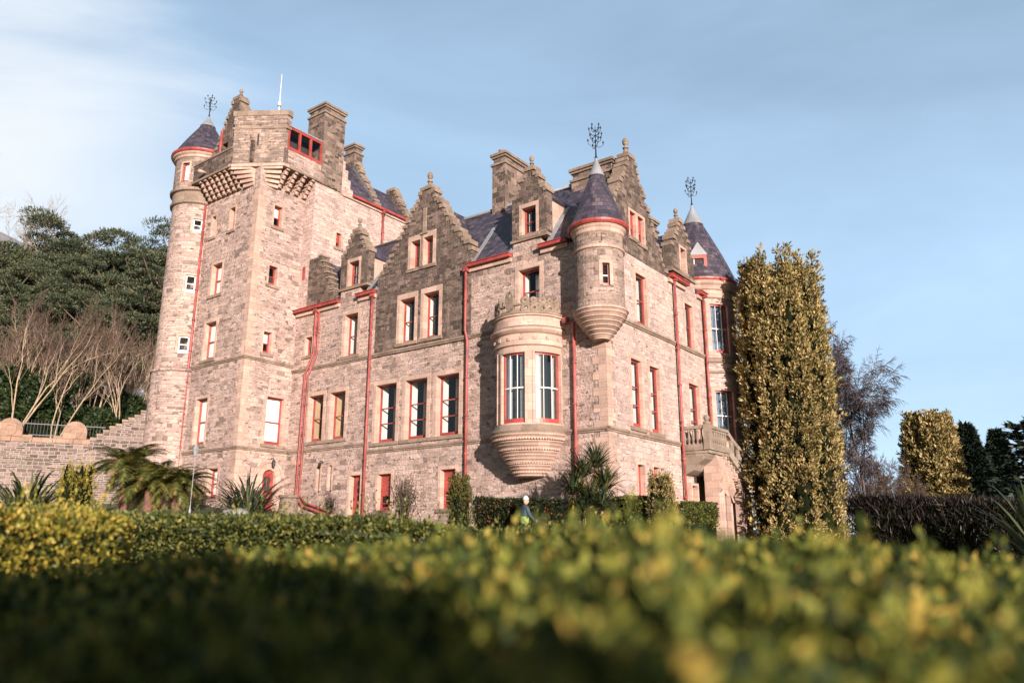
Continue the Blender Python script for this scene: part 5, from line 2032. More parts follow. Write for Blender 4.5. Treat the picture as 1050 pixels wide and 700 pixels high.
def golden_bush(px, Y, wpx, top_py, label, mat='hedge_gold', seed=0, n=5000, lean=0.0):
    b = place(px, Y)
    k = Wp(px + 1, 400, Y).x - Wp(px, 400, Y).x
    w = wpx * k / 2
    zt = Wp(px, top_py, Y).z
    rng = random.Random(seed)
    root = empty('column_conifer', b)
    cols = []
    for q in range(6):
        a = q * PI / 3 + .3
        cols.append((math.cos(a) * w * .58, math.sin(a) * w * .58, w * .38, -.1, (zt - b.z) * rng.uniform(.78, .97)))
        for j in range(2):
            a2 = a + rng.uniform(-.5, .5)
            cols.append((math.cos(a2) * w * .6, math.sin(a2) * w * .6, w * .14, (zt - b.z) * .6, (zt - b.z) * rng.uniform(.86, 1.04)))
    cols.append((0, 0, w * .5, -.1, (zt - b.z) * .96))
    column_tree('crown', cols, n, .085, mat, seed, root, up=1.3, ragged=.10)
    trunk('trunk', [(0, 0, -.3), (0, 0, .6)], .07, 'bark_pine', root)
    tag(root, label, 'conifer')
    return root
golden_bush(92, 30.5, 36, 477, 'loose golden columnar shrub beside the flax at far left', seed=11, n=14000)
golden_bush(473, 27, 23, 489, 'slim olive columnar conifer at the castle foot beside a downpipe', mat='yew_green', seed=12, n=14000)
golden_bush(673, 27, 30, 486, 'plump golden columnar conifer below the twin side windows', mat='yew', seed=13, n=18000)

def low_hedge(pa, Ya, pb, Yb, top_py, label, mat='hedge_dark', half=.55, n=6000, L=.09, seed=1, bottom=-.2):
    a, b = place(pa, Ya), place(pb, Yb)
    za, zb_ = Wp(pa, top_py, Ya).z, Wp(pb, top_py, Yb).z
    o = hedge_mesh('hedge', [(a.x, a.y), ((a.x + b.x) / 2, (a.y + b.y) / 2), (b.x, b.y)], half, [a.z + bottom, (a.z + b.z) / 2 + bottom, b.z + bottom], [za, (za + zb_) / 2, zb_], n, L, mat, seed, top_noise=.08)
    return tag(o, label, 'hedge')
b1 = low_hedge(497, 29.5, 572, 27.3, 513, 'dark shrub hedge with red berries under the oriel bay', seed=31, n=12000)
berr = MB()
rng = random.Random(9)
for k_ in range(90):
    t = rng.random()
    a, b = place(497, 29.5), place(572, 27.3)
    p = a.lerp(b, t)
    p = Vector((p.x + rng.uniform(-.2, .2), p.y - .6 + rng.uniform(-.08, .1), Wp(530, 514, 28.3).z - rng.random() ** 1.5 * .8))
    berr.lathe(p.x, p.y, [(0, p.z - .03), (.035, p.z), (0, p.z + .03)], 5)
bo = berr.build('berries', 'red', b1)
bo['kind'] = 'stuff'
low_hedge(630, 27.6, 662, 28.2, 510, 'low dark hedge between the cabbage palm and the golden conifer', 'hedge_green', seed=32, n=9000)
low_hedge(684, 29.5, 716, 30.8, 516, 'low green hedge right of the plump golden conifer', 'hedge_green', seed=33, n=9000)
# bare little bush by the wall
def bush(px, Y, top_py, wpx, label, seed, mat='twig', n=60, leaves=None):
    b = place(px, Y)
    k = Wp(px + 1, 400, Y).x - Wp(px, 400, Y).x
    H = Wp(px, top_py, Y).z - b.z
    rng = random.Random(seed)
    root = empty('bush', b)
    mb = MB()
    for q in range(n):
        a = rng.uniform(0, 2 * PI)
        r = wpx * k / 2 * rng.uniform(.2, 1)
        e = Vector((math.cos(a) * r, math.sin(a) * r, H * rng.uniform(.6, 1)))
        m = e * .5 + Vector((rng.uniform(-.1, .1), rng.uniform(-.1, .1), .2))
        mb.tube([(0, 0, 0), m, e], [.02, .012, .004], 3, cap=False)
        for j in range(3):
            s_ = m.lerp(e, rng.random())
            mb.tube([s_, s_ + Vector((rng.uniform(-.3, .3), rng.uniform(-.3, .3), rng.uniform(.05, .3)))], [.008, .003], 3, cap=False)
    mb.build('twigs', mat, root)
    rg = np.random.default_rng(seed)
    P = rg.normal(size=(leaves or 500, 3)) * np.array([wpx * k / 4, wpx * k / 4, H * .16]) + np.array([0, 0, H * .5])
    leaf_object('leaves', P, rg.normal(size=P.shape) + np.array([0, 0, .5]), .10, .05, 'hedge_dark', root, seed=seed)
    return tag(root, label, 'bush')
bush(418, 31.5, 484, 40, 'half-bare twiggy bush between the red ground-floor windows', 41)
bush(345, 36, 505, 14, 'small sprouting bush beside the red side door', 42, n=25, leaves=300)
bush(212, 36.5, 510, 22, 'small shrub between the tree ferns and the tower window', 43, n=20, leaves=500)

# cabbage palm by the corner
cp = empty('cabbage_palm', place(600, 27.6, .25))
tag(cp, 'shaggy cabbage palm with sword leaves against the castle corner', 'palm')
rng = random.Random(5)
k_z = cp.location.z
heads = [(-.15, 0, 2.35), (.35, .1, 2.7), (-.5, -.15, 1.75), (.1, -.25, 1.4), (.6, -.05, 1.9), (-.2, -.3, 1.0), (.45, -.3, 1.2)]
for i, (hx, hy, hz) in enumerate(heads):
    tr = trunk('trunk', [(hx * .2, hy * .2, -.2), (hx * .6, hy * .6, hz * .5), (hx, hy, hz)], [.11, .09, .08], 'bark_pine', cp)
    o = strap_plant('leaf_head', (hx, hy, hz - .05), 170, 1.15, .06, 'strap', 60 + i, spread=1.5, parent=cp, arch=.33, base_r=.05)
    # hanging dead leaves under the head
    mb = MB()
    for q in range(70):
        a = rng.uniform(0, 2 * PI)
        d = Vector((math.cos(a), math.sin(a), 0))
        p = Vector((hx, hy, hz - rng.random() * .4))
        s = Vector((-d.y, d.x, 0)) * .022
        e = p + d * rng.uniform(.25, .5) + Vector((0, 0, -rng.uniform(.4, .9)))
        mb.face([p - s, p + s, e])
    mb.build('dead_leaves', 'hedge_gold', cp)

# tree ferns
def frond_mesh(mb, base, az, el, L, rng):
    d = Vector((math.cos(az), math.sin(az), 0))
    s = Vector((-d.y, d.x, 0))
    p = Vector(base)
    ang = el
    n = 13
    for q in range(n):
        t = (q + .5) / n
        step = (d * math.cos(ang) + Vector((0, 0, 1)) * math.sin(ang)) * (L / n)
        nrm = s.cross(step.normalized())
        w = L * .30 * math.sin(min(1, t * 1.7 + .12) * PI * .5) * (1.05 - t) ** .6
        for sg in (-1, 1):
            for h in (0, .5):
                b0 = p + step * h
                tip = b0 + s * sg * w * rng.uniform(.85, 1.1) + step * .9 - Vector((0, 0, w * .25))
                mb.face([b0 - step * .12, b0 + step * .38, tip])
        mb.face([p - s * .012, p + s * .012, p + step + s * .01, p + step - s * .01])
        p = p + step
        ang -= (.08 + .085 * t) * rng.uniform(.8, 1.2)
def tree_fern(loc, h, label, seed, n=60, L=2.2):
    rng = random.Random(seed)
    root = empty('tree_fern', loc)
    mb = MB()
    pts = [(rng.uniform(-.04, .04), rng.uniform(-.04, .04), z) for z in np.linspace(-.3, h, 6)]
    mb.tube(pts, [.24, .21, .22, .19, .21, .17], 9)
    mb.build('trunk', 'fern_trunk', root)
    mb = MB()
    for q in range(n):
        frond_mesh(mb, (0, 0, h - .05), q * 2.4 + rng.uniform(-.3, .3), rng.uniform(.1, 1.25), L * rng.uniform(.75, 1.1), rng)
    for q in range(8):
        frond_mesh(mb, (0, 0, h - .15), rng.uniform(0, 6.3), rng.uniform(-.5, 0), L * .7, rng)
    mb.build('fronds', 'fern', root)
    tag(root, label, 'tree fern', 'tree ferns below the tower')
    return root
tree_fern(place(140, 36.5), 1.9, 'leftmost tree fern in front of the stair turret, its fronds reaching over the wall', 1, L=2.15)
tree_fern(place(165, 36), 1.15, 'tree fern with two-toned rusty trunk, second from the left', 2, L=2.0)
tree_fern(place(179, 36.8), 1.25, 'tree fern standing close behind its neighbours, third from the left', 3, L=1.9)
tree_fern(place(194, 36.2), 1.1, 'shortest tree fern, nearest the slim lamp post', 4, L=1.8)

# slim lamp post
lp = empty('lamp_post', place(207, 34))
tag(lp, 'slim pale lamp post with a glass lantern beside the tree ferns', 'lamp post')
H = Wp(207, 468, 34).z - lp.location.z
mb = MB()
mb.lathe(0, 0, [(0, -.2), (.05, -.2), (.05, .25), (.03, .32), (.014, .5), (.011, H)], 8)
mb.build('post', 'lead', lp)
mb = MB()
mb.lathe(0, 0, [(0, H), (.07, H + .02), (.12, H + .3), (.0, H + .3)], 6)
mb.build('lantern', 'lead', lp)
mb = MB()
mb.lathe(0, 0, [(.15, H + .3), (.06, H + .46), (.02, H + .58), (0, H + .6)], 6)
mb.build('cap', 'lead', lp)

def rock(loc, s, label, seed):
    rng = np.random.default_rng(seed)
    mb = MB()
    g, m = 10, 7
    nz = vnoise(rng, 6, .3, 2.2)
    def pt(i, j):
        a, b = i * 2 * PI / g, -PI / 2 + PI * j / m
        v = np.array([math.cos(a) * math.cos(b), math.sin(a) * math.cos(b), math.sin(b)])
        return tuple(v * (1 + nz(v[None])[0]) * np.array(s))
    mb.smooth = True
    for i in range(g):
        for j in range(m):
            mb.face([pt(i, j), pt(i + 1, j), pt(i + 1, j + 1), pt(i, j + 1)])
    o = mb.build('rock', 'rock', None)
    o.location = loc
    return tag(o, label, 'rock')
rock(place(252, 34, .05), (.6, .5, .3), 'pale boulder under the lily clump', 3)
pb = MB()
pb.lathe(0, 0, [(0, -.2), (.42, -.2), (.46, .1), (.40, .8), (.47, .85), (.47, .95), (.3, .97), (0, .9)], 16)
o = pb.build('stone_planter', 'string')
o.location = place(304, 36.5)
tag(o, 'round weathered stone planter at the foot of the twin downpipes', 'planter')

# ------------------------------------------------------------------ big yew and the trees on the right
def big_yew(px, Y, left, right, top, label, n, seed, mat='yew', k=8, hmin=.90, lead=1.03):
    b = place(px, Y)
    kx = Wp(px + 1, 400, Y).x - Wp(px, 400, Y).x
    w = (right - left) * kx / 2
    H = Wp(px, top, Y).z - b.z
    rng = random.Random(seed)
    root = empty('irish_yew', b)
    cols = []
    for q in range(k):                       # ring of upright shafts with grooves between them
        a = q * 2 * PI / k + rng.uniform(-.16, .16)
        r_ = w * rng.uniform(.24, .34)
        d_ = w - r_ * 1.02
        cols.append((math.cos(a) * d_, math.sin(a) * d_, r_, -.2, H * rng.uniform(hmin, .985)))
        for j in range(2):                   # side sprays that end lower down
            a2 = a + rng.uniform(-.4, .4)
            d2 = w * rng.uniform(.72, .86)
            r2 = w * rng.uniform(.09, .15)
            z0 = H * rng.uniform(0, .5)
            cols.append((math.cos(a2) * d2, math.sin(a2) * d2, r2, z0, z0 + H * rng.uniform(.3, .5)))
        for j in range(3):                   # thin leaders above each shaft
            a2, d2 = a + rng.uniform(-.25, .25), d_ + rng.uniform(-.2, .15) * w
            cols.append((math.cos(a2) * d2, math.sin(a2) * d2, w * rng.uniform(.06, .11), H * .8, H * rng.uniform(.95, lead)))
    for q in range(3):
        a = q * 2 * PI / 3 + .8
        cols.append((math.cos(a) * w * .28, math.sin(a) * w * .28, w * .36, 0, H * rng.uniform(.9, .97)))
    column_tree('crown', cols, n, .17 * Y / 31, mat, seed, root, up=.8, ragged=.24)
    trunk('trunk', [(0, 0, -.4), (.05, 0, H * .25)], [.45, .3], 'bark_pine', root)
    return tag(root, label, 'yew')
y1 = big_yew(807, 36.5, 764, 850, 272, 'tall golden Irish yew standing before the right end of the castle', 210000, 51)
y2 = big_yew(947, 55, 924, 971, 428, 'smaller sunlit golden yew against the dark conifers', 90000, 52, mat='yew', k=6, hmin=.96, lead=1.0)

def spruce(px, Y, top, wpx, label, seed, n=12000, mat='conifer', L=.5):
    b = place(px, Y)
    kx = Wp(px + 1, 400, Y).x - Wp(px, 400, Y).x
    w = wpx * kx / 2
    H = Wp(px, top, Y).z - b.z
    rng = np.random.default_rng(seed)
    root = empty('conifer', b)
    t = rng.random(n) ** .8
    layers = np.floor(t * 22) / 22
    th = rng.uniform(0, 2 * PI, n)
    lob = 1 + .22 * np.sin(th * 5 + layers * 40) + .12 * np.sin(th * 9 + layers * 71)
    rad = w * (1 - t) ** .8 * lob * rng.uniform(.25, 1, n) ** .5 + .1
    z = H * (layers + .06 * (t * 22 % 1)) - rad * .18
    P = np.stack([rad * np.cos(th), rad * np.sin(th), z + H * .01], 1)
    A = np.stack([np.cos(th), np.sin(th), rng.normal(size=n) * .35 - .05], 1) + rng.normal(size=(n, 3)) * .3
    core = MB()
    core.lathe(0, 0, [(0, 0), (w * .62, .1), (w * .42, H * .4), (w * .18, H * .75), (0, H * .93)], 10)
    leaf_object('crown', P, A, L * rng.uniform(.6, 1.3, n), L * .33, mat, root, core, seed=seed)
    trunk('trunk', [(0, 0, -.5), (0, 0, H * .8)], [.35, .06], 'bark_pine', root)
    return tag(root, label, 'conifer', 'dark conifers on the right')
spruce(984, 66, 438, 62, 'dark broad conifer just right of the smaller golden yew', 61)
spruce(1014, 70, 444, 52, 'dark pointed conifer near the right edge, between the cedar and another conifer', 62)
# cedar cut by the right edge: flat layered boughs
def cedar(px, Y, top, label, seed):
    b = place(px, Y)
    H = Wp(px, top, Y).z - b.z
    rng = np.random.default_rng(seed)
    root = empty('cedar', b)
    trunk('trunk', [(0, 0, -.5), (.1, 0, H * .5), (0, 0, H)], [.5, .35, .06], 'bark_pine', root)
    P, A = [], []
    for q in range(46):
        t = .12 + .85 * q / 46
        az = q * 2.4
        L = H * .42 * (1 - t) ** .7 + .6
        d = np.array([math.cos(az), math.sin(az), .22])
        base = np.array([0, 0, H * t])
        mb = MB()
        m = 130
        s = rng.random(m)
        w = (rng.random(m) - .5) * L * .5 * (1.1 - s)
        side = np.array([-d[1], d[0], 0])
        P.append(base + d * L * s[:, None] + side * w[:, None] + rng.normal(size=(m, 3)) * .08)
        A.append(np.tile(d, (m, 1)) + side * np.sign(w)[:, None] * .6 + rng.normal(size=(m, 3)) * .25)
    P, A = np.concatenate(P), np.concatenate(A)
    leaf_object('crown', P, A, .5 * rng.uniform(.6, 1.3, len(P)), .16, 'conifer', root, None, seed=seed)
    return tag(root, label, 'cedar')
cedar(1052, 50, 428, 'dark cedar with level boughs cut by the right edge', 63)

# ------------------------------------------------------------------ bare trees
def grow_tree(H, seed, spread=.5, levels=5, droop=0.0, thick=.03, first=.22, kids=(3, 4), stems=1, twig_r=.008, upness=.25):
    """tubes of a leafless tree: returns (thick MB, thin MB)"""
    rng = random.Random(seed)
    big, fine = MB(), MB()
    def branch(p, d, L, r, lev):
        n = 4 if lev <= 2 else 3
        pts, rad = [p], [r]
        q = Vector(p)
        dd = Vector(d)
        for i in range(n):
            dd = (dd + Vector((rng.gauss(0, .13), rng.gauss(0, .13), rng.gauss(0, .08) + (upness * .15 if lev < 3 else -droop * .35)))).normalized()
            q = q + dd * (L / n)
            pts.append(q.copy())
            rad.append(max(r * (1 - .55 * (i + 1) / n), twig_r * .6))
        (big if lev <= 2 else fine).tube(pts, rad, 6 if lev <= 1 else 3, cap=False)
        if lev >= levels:
            return
        k = rng.randint(*kids) + (1 if lev >= levels - 2 else 0)
        for j in range(k):
            t = first + (1 - first) * (j + rng.random()) / k if lev == 0 else .25 + .75 * (j + rng.random()) / k
            x = t * n
            i = min(int(x), n - 1)
            s = pts[i].lerp(pts[i + 1], x - i)
            ax = (pts[i + 1] - pts[i]).normalized()
            o = ax.orthogonal().normalized()
            o.rotate(Matrix.Rotation(rng.uniform(0, 2 * PI), 3, ax))
            nd = (ax * (1 - spread * .6) + o * spread * rng.uniform(.7, 1.2) + Vector((0, 0, upness if lev < 3 else upness * .3 - droop))).normalized()
            branch(s, nd, L * rng.uniform(.45, .68) * (1.15 - .35 * t), max(rad[i] * .55, twig_r), lev + 1)
        # leader
        branch(pts[-1], (dd + Vector((rng.gauss(0, .15), rng.gauss(0, .15), 0))).normalized(), L * .55, max(rad[-1], twig_r), lev + 1)
    for s in range(stems):
        a = rng.uniform(0, 2 * PI)
        lean = .0 if stems == 1 else rng.uniform(.12, .35)
        branch(Vector((math.cos(a) * .1 * s, math.sin(a) * .1 * s, -.4)), Vector((math.cos(a) * lean, math.sin(a) * lean, 1)).normalized(), H * .46, H * thick * (1 if stems == 1 else .7), 0)
    return big, fine

def bare_tree(loc, H, label, seed, bark='bark_pale', twig='twig', group=None, cat='bare tree', name='bare_tree', **kw):
    root = empty(name, loc)
    big, fine = grow_tree(H, seed, **kw)
    big.build('trunk', bark, root)
    fine.build('branches', twig, root)
    return tag(root, label, cat, group)

BT = [bare_tree((0, 0, 0), 11.0, 'x', 101, stems=3, spread=.38, levels=4, thick=.0085, first=.35, upness=.45, twig_r=.013, kids=(2, 3)),
      bare_tree((0, 0, 0), 10.5, 'x', 102, stems=3, spread=.44, levels=4, thick=.008, first=.3, upness=.4, twig_r=.012, kids=(3, 3)),
      bare_tree((0, 0, 0), 10.5, 'x', 103, stems=5, spread=.34, levels=4, thick=.0075, first=.4, upness=.5, twig_r=.013, kids=(2, 3))]
bare_spots = [(22, 47, 0, 1.0, 'leaning pale multi-stemmed bare tree just behind the left half-round coping stone'),
              (64, 46.5, 1, .95, 'pale twin-stemmed bare tree behind the second half-round coping stone'),
              (92, 52, 2, .95, 'bare tree with fanning pale stems between the coping stones and the castle'),
              (128, 51, 0, .85, 'bare tree nearest the stair turret'),
              (5, 56, 1, 1.05, 'bare tree at the left edge of the picture, pale slanting trunks'),
              (45, 58, 2, 1.05, 'bare thicket tree behind the leaning multi-stemmed one'),
              (78, 62, 0, 1.0, 'bare brown tree in the second row, under the tallest pine'),
              (110, 60, 1, 1.0, 'bare brown tree in the second row, below the pine with the white trunk'),
              (140, 64, 2, .9, 'bare tree half hidden by the stair turret'),
              (-12, 50, 2, 1.0, 'bare tree cut by the left edge of the picture'),
              (30, 68, 1, 1.1, 'bare tree in the back row below the left pines'),
              (60, 70, 2, 1.05, 'bare tree in the back row directly below the tallest pine'),
              (10, 74, 0, 1.1, 'bare tree high on the slope at far left')]
used_b = set()
for i, (px, Y, kd, sc_, lab) in enumerate(bare_spots):
    p = place(px, Y)
    if kd not in used_b:
        used_b.add(kd)
        o = BT[kd]
        o.location = p
        o.rotation_euler = (0, 0, i * 1.3)
        o.scale = (sc_,) * 3
    else:
        o = copy_thing(BT[kd], p, i * 1.7 + .4, sc_)
    lr = random.Random(i * 7 + 1)
    o.rotation_euler = (lr.uniform(-.12, .12), lr.uniform(.05, .32), o.rotation_euler[2])
    o.scale = (o.scale[0] * lr.uniform(.85, 1.1), o.scale[1] * lr.uniform(.85, 1.1), o.scale[2] * lr.uniform(.9, 1.12))
    tag(o, lab, 'bare tree', 'bare trees on the slope left of the castle')

# birch and russet shrubs right of the big yew
birch = bare_tree(place(874, 46), 15.0, 'tall weeping bare birch just right of the big golden yew', 111, bark='twig_birch', twig='twig_birch', cat='birch', name='birch', spread=.5, levels=5, droop=.34, thick=.011, first=.2, upness=.22, kids=(5, 6), twig_r=.014)
birch.rotation_euler = (0, 0, R(170))
birch.scale = (.72, .9, 1)
RS = bare_tree(place(892, 50), 7.2, 'reddish bare tree between the birch and the smaller golden yew', 113, bark='twig', twig='twig', stems=4, spread=.5, levels=5, thick=.010, first=.15, upness=.2, twig_r=.010, group='russet bare trees on the right')
tag(copy_thing(RS, place(876, 50), 2.0, .95), 'reddish bare tree standing behind the foot of the birch', 'bare tree', 'russet bare trees on the right')
tag(copy_thing(RS, place(912, 62), 4.0, 1.0), 'low reddish bare tree just left of the smaller golden yew', 'bare tree', 'russet bare trees on the right')

# dark beech hedge on the right
def twig_hedge():
    a, b = place(868, 27), place(1034, 24)
    rng = np.random.default_rng(77)
    n = 42000
    t = rng.random(n)
    za, zb_ = Wp(868, 512, 27).z, Wp(1034, 520, 24).z
    P = np.outer(1 - t, np.array([a.x, a.y, 0])) + np.outer(t, np.array([b.x, b.y, 0]))
    P[:, 1] += rng.uniform(-.7, .7, n)
    P[:, 0] += rng.uniform(-.3, .3, n)
    top = za + (zb_ - za) * t
    bot = -1.5
    P[:, 2] = bot + (top - bot) * rng.random(n) ** .6
    A = rng.normal(size=(n, 3)) * .5 + np.array([0, -.1, 1.0])
    core = MB()
    d = Vector((b.x - a.x, b.y - a.y, 0)).normalized()
    s = Vector((d.y, -d.x, 0)) * .55
    q = [a + s, b + s, b - s, a - s]
    T = [Vector((v.x, v.y, z)) for v, z in zip(q, (za - .25, zb_ - .25, zb_ - .25, za - .25))]
    Bq = [Vector((v.x, v.y, -1.8)) for v in q]
    core.face(T)
    for m in range(4):
        core.face([Bq[m], Bq[(m + 1) % 4], T[(m + 1) % 4], T[m]])
    return leaf_object('hedge', P, A, .30 * rng.uniform(.5, 1.4, n), .034, 'beech', None, core, seed=5)
MAT['beech'] = leafmat('bare_beech_twig', [(0, (0.012, 0.010, 0.008)), (.7, (0.024, 0.018, 0.014)), (1, (0.05, 0.034, 0.022))], trans=0, pscale=.7)
tag(twig_hedge(), 'long dark bare beech hedge at the right', 'hedge')

# ------------------------------------------------------------------ pines on the hill
def pine_mesh(seed, H, root):
    rng = np.random.default_rng(seed)
    pr = random.Random(seed)
    mb = MB()
    lean = Vector((pr.uniform(-.08, .08), pr.uniform(-.08, .08), 1))
    spine = [Vector((lean.x * H * t + .25 * math.sin(t * 5 + seed), lean.y * H * t, H * t)) for t in np.linspace(-.05, .95, 9)]
    mb.tube(spine, [H * .021 * (1 - .75 * q / 8) for q in range(9)], 7, cap=False)
    P, A = [], []
    for q in range(30):
        t = .32 + .66 * (q + pr.random()) / 30
        i = min(int(t * 8), 7)
        s = spine[i].lerp(spine[i + 1], t * 8 - i)
        az = q * 2.4 + pr.uniform(-.4, .4)
        L = H * (.34 * (1 - ((t - .5) / .6) ** 2) + .04) * pr.uniform(.6, 1.15)
        d = Vector((math.cos(az), math.sin(az), pr.uniform(.15, .6) + (t - .5) * .6))
        m = s + d * L * .55 + Vector((0, 0, -.02 * L))
        e = s + d * L
        mb.tube([s, m, e], [H * .007, H * .004, H * .002], 4, cap=False)
        for f in (.45, .7, .9, 1.0):
            if pr.random() < .18:
                continue
            c = s.lerp(e, f) + Vector((pr.uniform(-.5, .5), pr.uniform(-.5, .5), pr.uniform(-.1, .5)))
            rx = H * pr.uniform(.055, .105)
            k = 420
            v = unit(rng.normal(size=(k, 3)))
            v[:, 2] = np.abs(v[:, 2]) * 1.0 - .25
            pos = np.array(c) + v * np.array([rx, rx, rx * .50]) * rng.uniform(.6, 1.05, (k, 1))
            P.append(pos)
            A.append(v * .7 + np.array([0, 0, .55]) + rng.normal(size=(k, 3)) * .35)
    mb.build('trunk', 'bark_pine', root)
    P, A = np.concatenate(P), np.concatenate(A)
    Ls = H * .017 * rng.uniform(.6, 1.3, len(P))
    return leaf_object('crown', P, A, Ls, Ls * .26, 'pine', root, None, seed=seed)
PT = []
for s in (201, 202, 203):
    r_ = empty('pine_tree')
    pine_mesh(s, 18.0, r_)
    PT.append(r_)
pines = [(78, 80, 222, 0, 'tallest pine on the hill, its flat top highest above the skyline'),
         (118, 78, 243, 1, 'pine with a bare pale trunk showing near the stair turret'),
         (148, 84, 236, 2, 'pine rising directly behind the left edge of the stair turret'),
         (30, 74, 252, 1, 'round-headed pine at the left, below the bare treetop'),
         (-8, 72, 258, 2, 'pine cut by the left edge of the picture'),
         (58, 70, 268, 2, 'lower pine in front of the tallest one'),
         (98, 72, 272, 0, 'lower pine between the tallest one and the pale-trunked one'),
         (135, 70, 285, 1, 'low dark pine close to the turret above the bare trees'),
         (128, 86, 242, 0, 'pine standing back between the pale-trunked pine and the turret'),
         (48, 82, 244, 1, 'pine standing just left of the tallest one, far up the slope'),
         (12, 80, 250, 0, 'pine far up the slope near the left edge'),
         (112, 76, 262, 2, 'pine between the pale-trunked pine and the tallest one, a little below both'),
         (36, 66, 296, 2, 'low pine of the front row left of the middle of the slope'),
         (150, 72, 262, 0, 'low pine half hidden behind the edge of the stair turret'),
         (62, 76, 240, 1, 'pine filling the slope just below and left of the tallest crown'),
         (85, 66, 292, 1, 'low pine in the front row over the bare stems'),
         (10, 66, 282, 0, 'low spreading pine at far left above the bare trees')]
usedp = set()
for i, (px, Y, top, kd, lab) in enumerate(pines):
    p = place(px, Y)
    sc_ = (Wp(px, top, Y).z - p.z) / 20.3
    if kd not in usedp:
        usedp.add(kd)
        o = PT[kd]
        o.location = p
        o.rotation_euler = (0, 0, i * 2.1)
        o.scale = (sc_,) * 3
    else:
        o = copy_thing(PT[kd], p, i * 2.1, sc_)
    tag(o, lab, 'pine', 'pines on the hill left of the castle')
# a bare crown at far left top and dark evergreens low behind the wall
bare_tree(place(8, 78), (Wp(8, 208, 78).z - place(8, 78).z) * 1.3, 'pale bare treetop above the pines at far left', 121, bark='bark_pale', twig='bark_pale', spread=.5, levels=5, thick=.012, first=.4, twig_r=.014, cat='bare tree')

def laurel(px, Y, top, wpx, label, seed, n=5000):
    b = place(px, Y)
    kx = Wp(px + 1, 400, Y).x - Wp(px, 400, Y).x
    w = wpx * kx / 2
    H = Wp(px, top, Y).z - b.z
    rng = np.random.default_rng(seed)
    root = empty('evergreen_bush', b)
    v = unit(rng.normal(size=(n, 3)))
    nz = vnoise(rng, 8, .45, 3.2)
    P = v * (1 + nz(v)[:, None]) * rng.uniform(.75, 1.02, (n, 1)) * np.array([w, w * .8, H * .55]) + np.array([0, 0, H * .45])
    core = MB()
    core.lathe(0, 0, [(0, -.3), (w * .7, 0), (w * .75, H * .4), (w * .5, H * .75), (0, H * .85)], 9)
    leaf_object('crown', P, v + rng.normal(size=(n, 3)) * .6, .32 * rng.uniform(.6, 1.3, n), .16, 'laurel', root, core, seed=seed)
    trunk('trunk', [(0, 0, -.3), (0, 0, H * .5)], .12, 'bark_pine', root)
    return tag(root, label, 'bush', 'dark evergreens behind the garden wall')
laurel(48, 49, 392, 60, 'dark evergreen behind the wall between the two half-round stones', 71)
laurel(8, 50, 380, 40, 'dark evergreen at the far left above the wall', 72)
laurel(102, 50, 420, 44, 'low dark evergreen behind the railing next to the turret', 73)
laurel(80, 56, 385, 60, 'dark evergreen mass among the bare stems', 74)
laurel(130, 54, 405, 40, 'dark evergreen against the foot of the turret', 75)
laurel(25, 60, 372, 70, 'wide dark evergreen farther up the slope at left', 76)

# far hillside
rng = np.random.default_rng(88)
mv, mf = [], []
nx_, ny_ = 40, 8
for i in range(nx_ + 1):
    for j in range(ny_ + 1):
        x = -1500 + 1300 * i / nx_
        y = 900 + 500 * j / ny_
        ridge = 505 * math.exp(-((x + 930) / 330) ** 2) + 180 * math.exp(-((x + 1300) / 300) ** 2)
        z = -2 + ridge * (math.sin(min(1, j / ny_ * 1.25) * PI * .5) ** 1.2) + 10 * math.sin(x * .02) * j / ny_
        mv.append((x, y, z))
for i in range(nx_):
    for j in range(ny_):
        a = i * (ny_ + 1) + j
        mf.append((a, a + ny_ + 1, a + ny_ + 2, a + 1))
me = bpy.data.meshes.new('hillside')
me.from_pydata(mv, [], mf)
me.materials.append(MAT['mountain'])
for p in me.polygons:
    p.use_smooth = True
o = bpy.data.objects.new('hillside', me)
col.objects.link(o)
tag(o, 'distant bare hillside beyond the wood', 'hill', kind='structure')

# ------------------------------------------------------------------ the person by the hedge
def skin_mesh(name, verts, edges, radii, mat, parent, sub=2, root=0):
    me = bpy.data.meshes.new(name)
    me.from_pydata(verts, edges, [])
    o = bpy.data.objects.new(name, me)
    col.objects.link(o)
    m = o.modifiers.new('skin', 'SKIN')
    m.use_smooth_shade = True
    for i, r_ in enumerate(radii):
        sv = me.skin_vertices[0].data[i]
        sv.radius = (r_, r_) if not hasattr(r_, '__len__') else r_
        sv.use_root = i == root
    sb = o.modifiers.new('subdivision', 'SUBSURF')
    sb.levels = sb.render_levels = sub
    dg = bpy.context.evaluated_depsgraph_get()
    em = bpy.data.meshes.new_from_object(o.evaluated_get(dg))
    em.name = name
    o.modifiers.clear()
    o.data = em
    em.materials.clear()
    em.materials.append(MAT[mat])
    for p in em.polygons:
        p.use_smooth = True
    o.parent = parent
    return o
MAT['skin'] = simple('skin', (0.48, 0.28, 0.20), .55, var=.05)
MAT['navy'] = simple('navy_jacket', (0.025, 0.05, 0.075), .8, var=.2)
MAT['lime'] = simple('lime_vest', (0.20, 0.26, 0.06), .8, var=.1)
MAT['trouser'] = simple('dark_trousers', (0.04, 0.045, 0.055), .85, var=.1)
MAT['hair'] = simple('white_knit_hat', (0.48, 0.47, 0.45), .9, var=.1)
per = empty('person', place(537, 26.6), R(115))       # faces right, walking past the hedge
tag(per, 'person in a navy jacket, lime vest and white hat walking by the berry hedge', 'person')
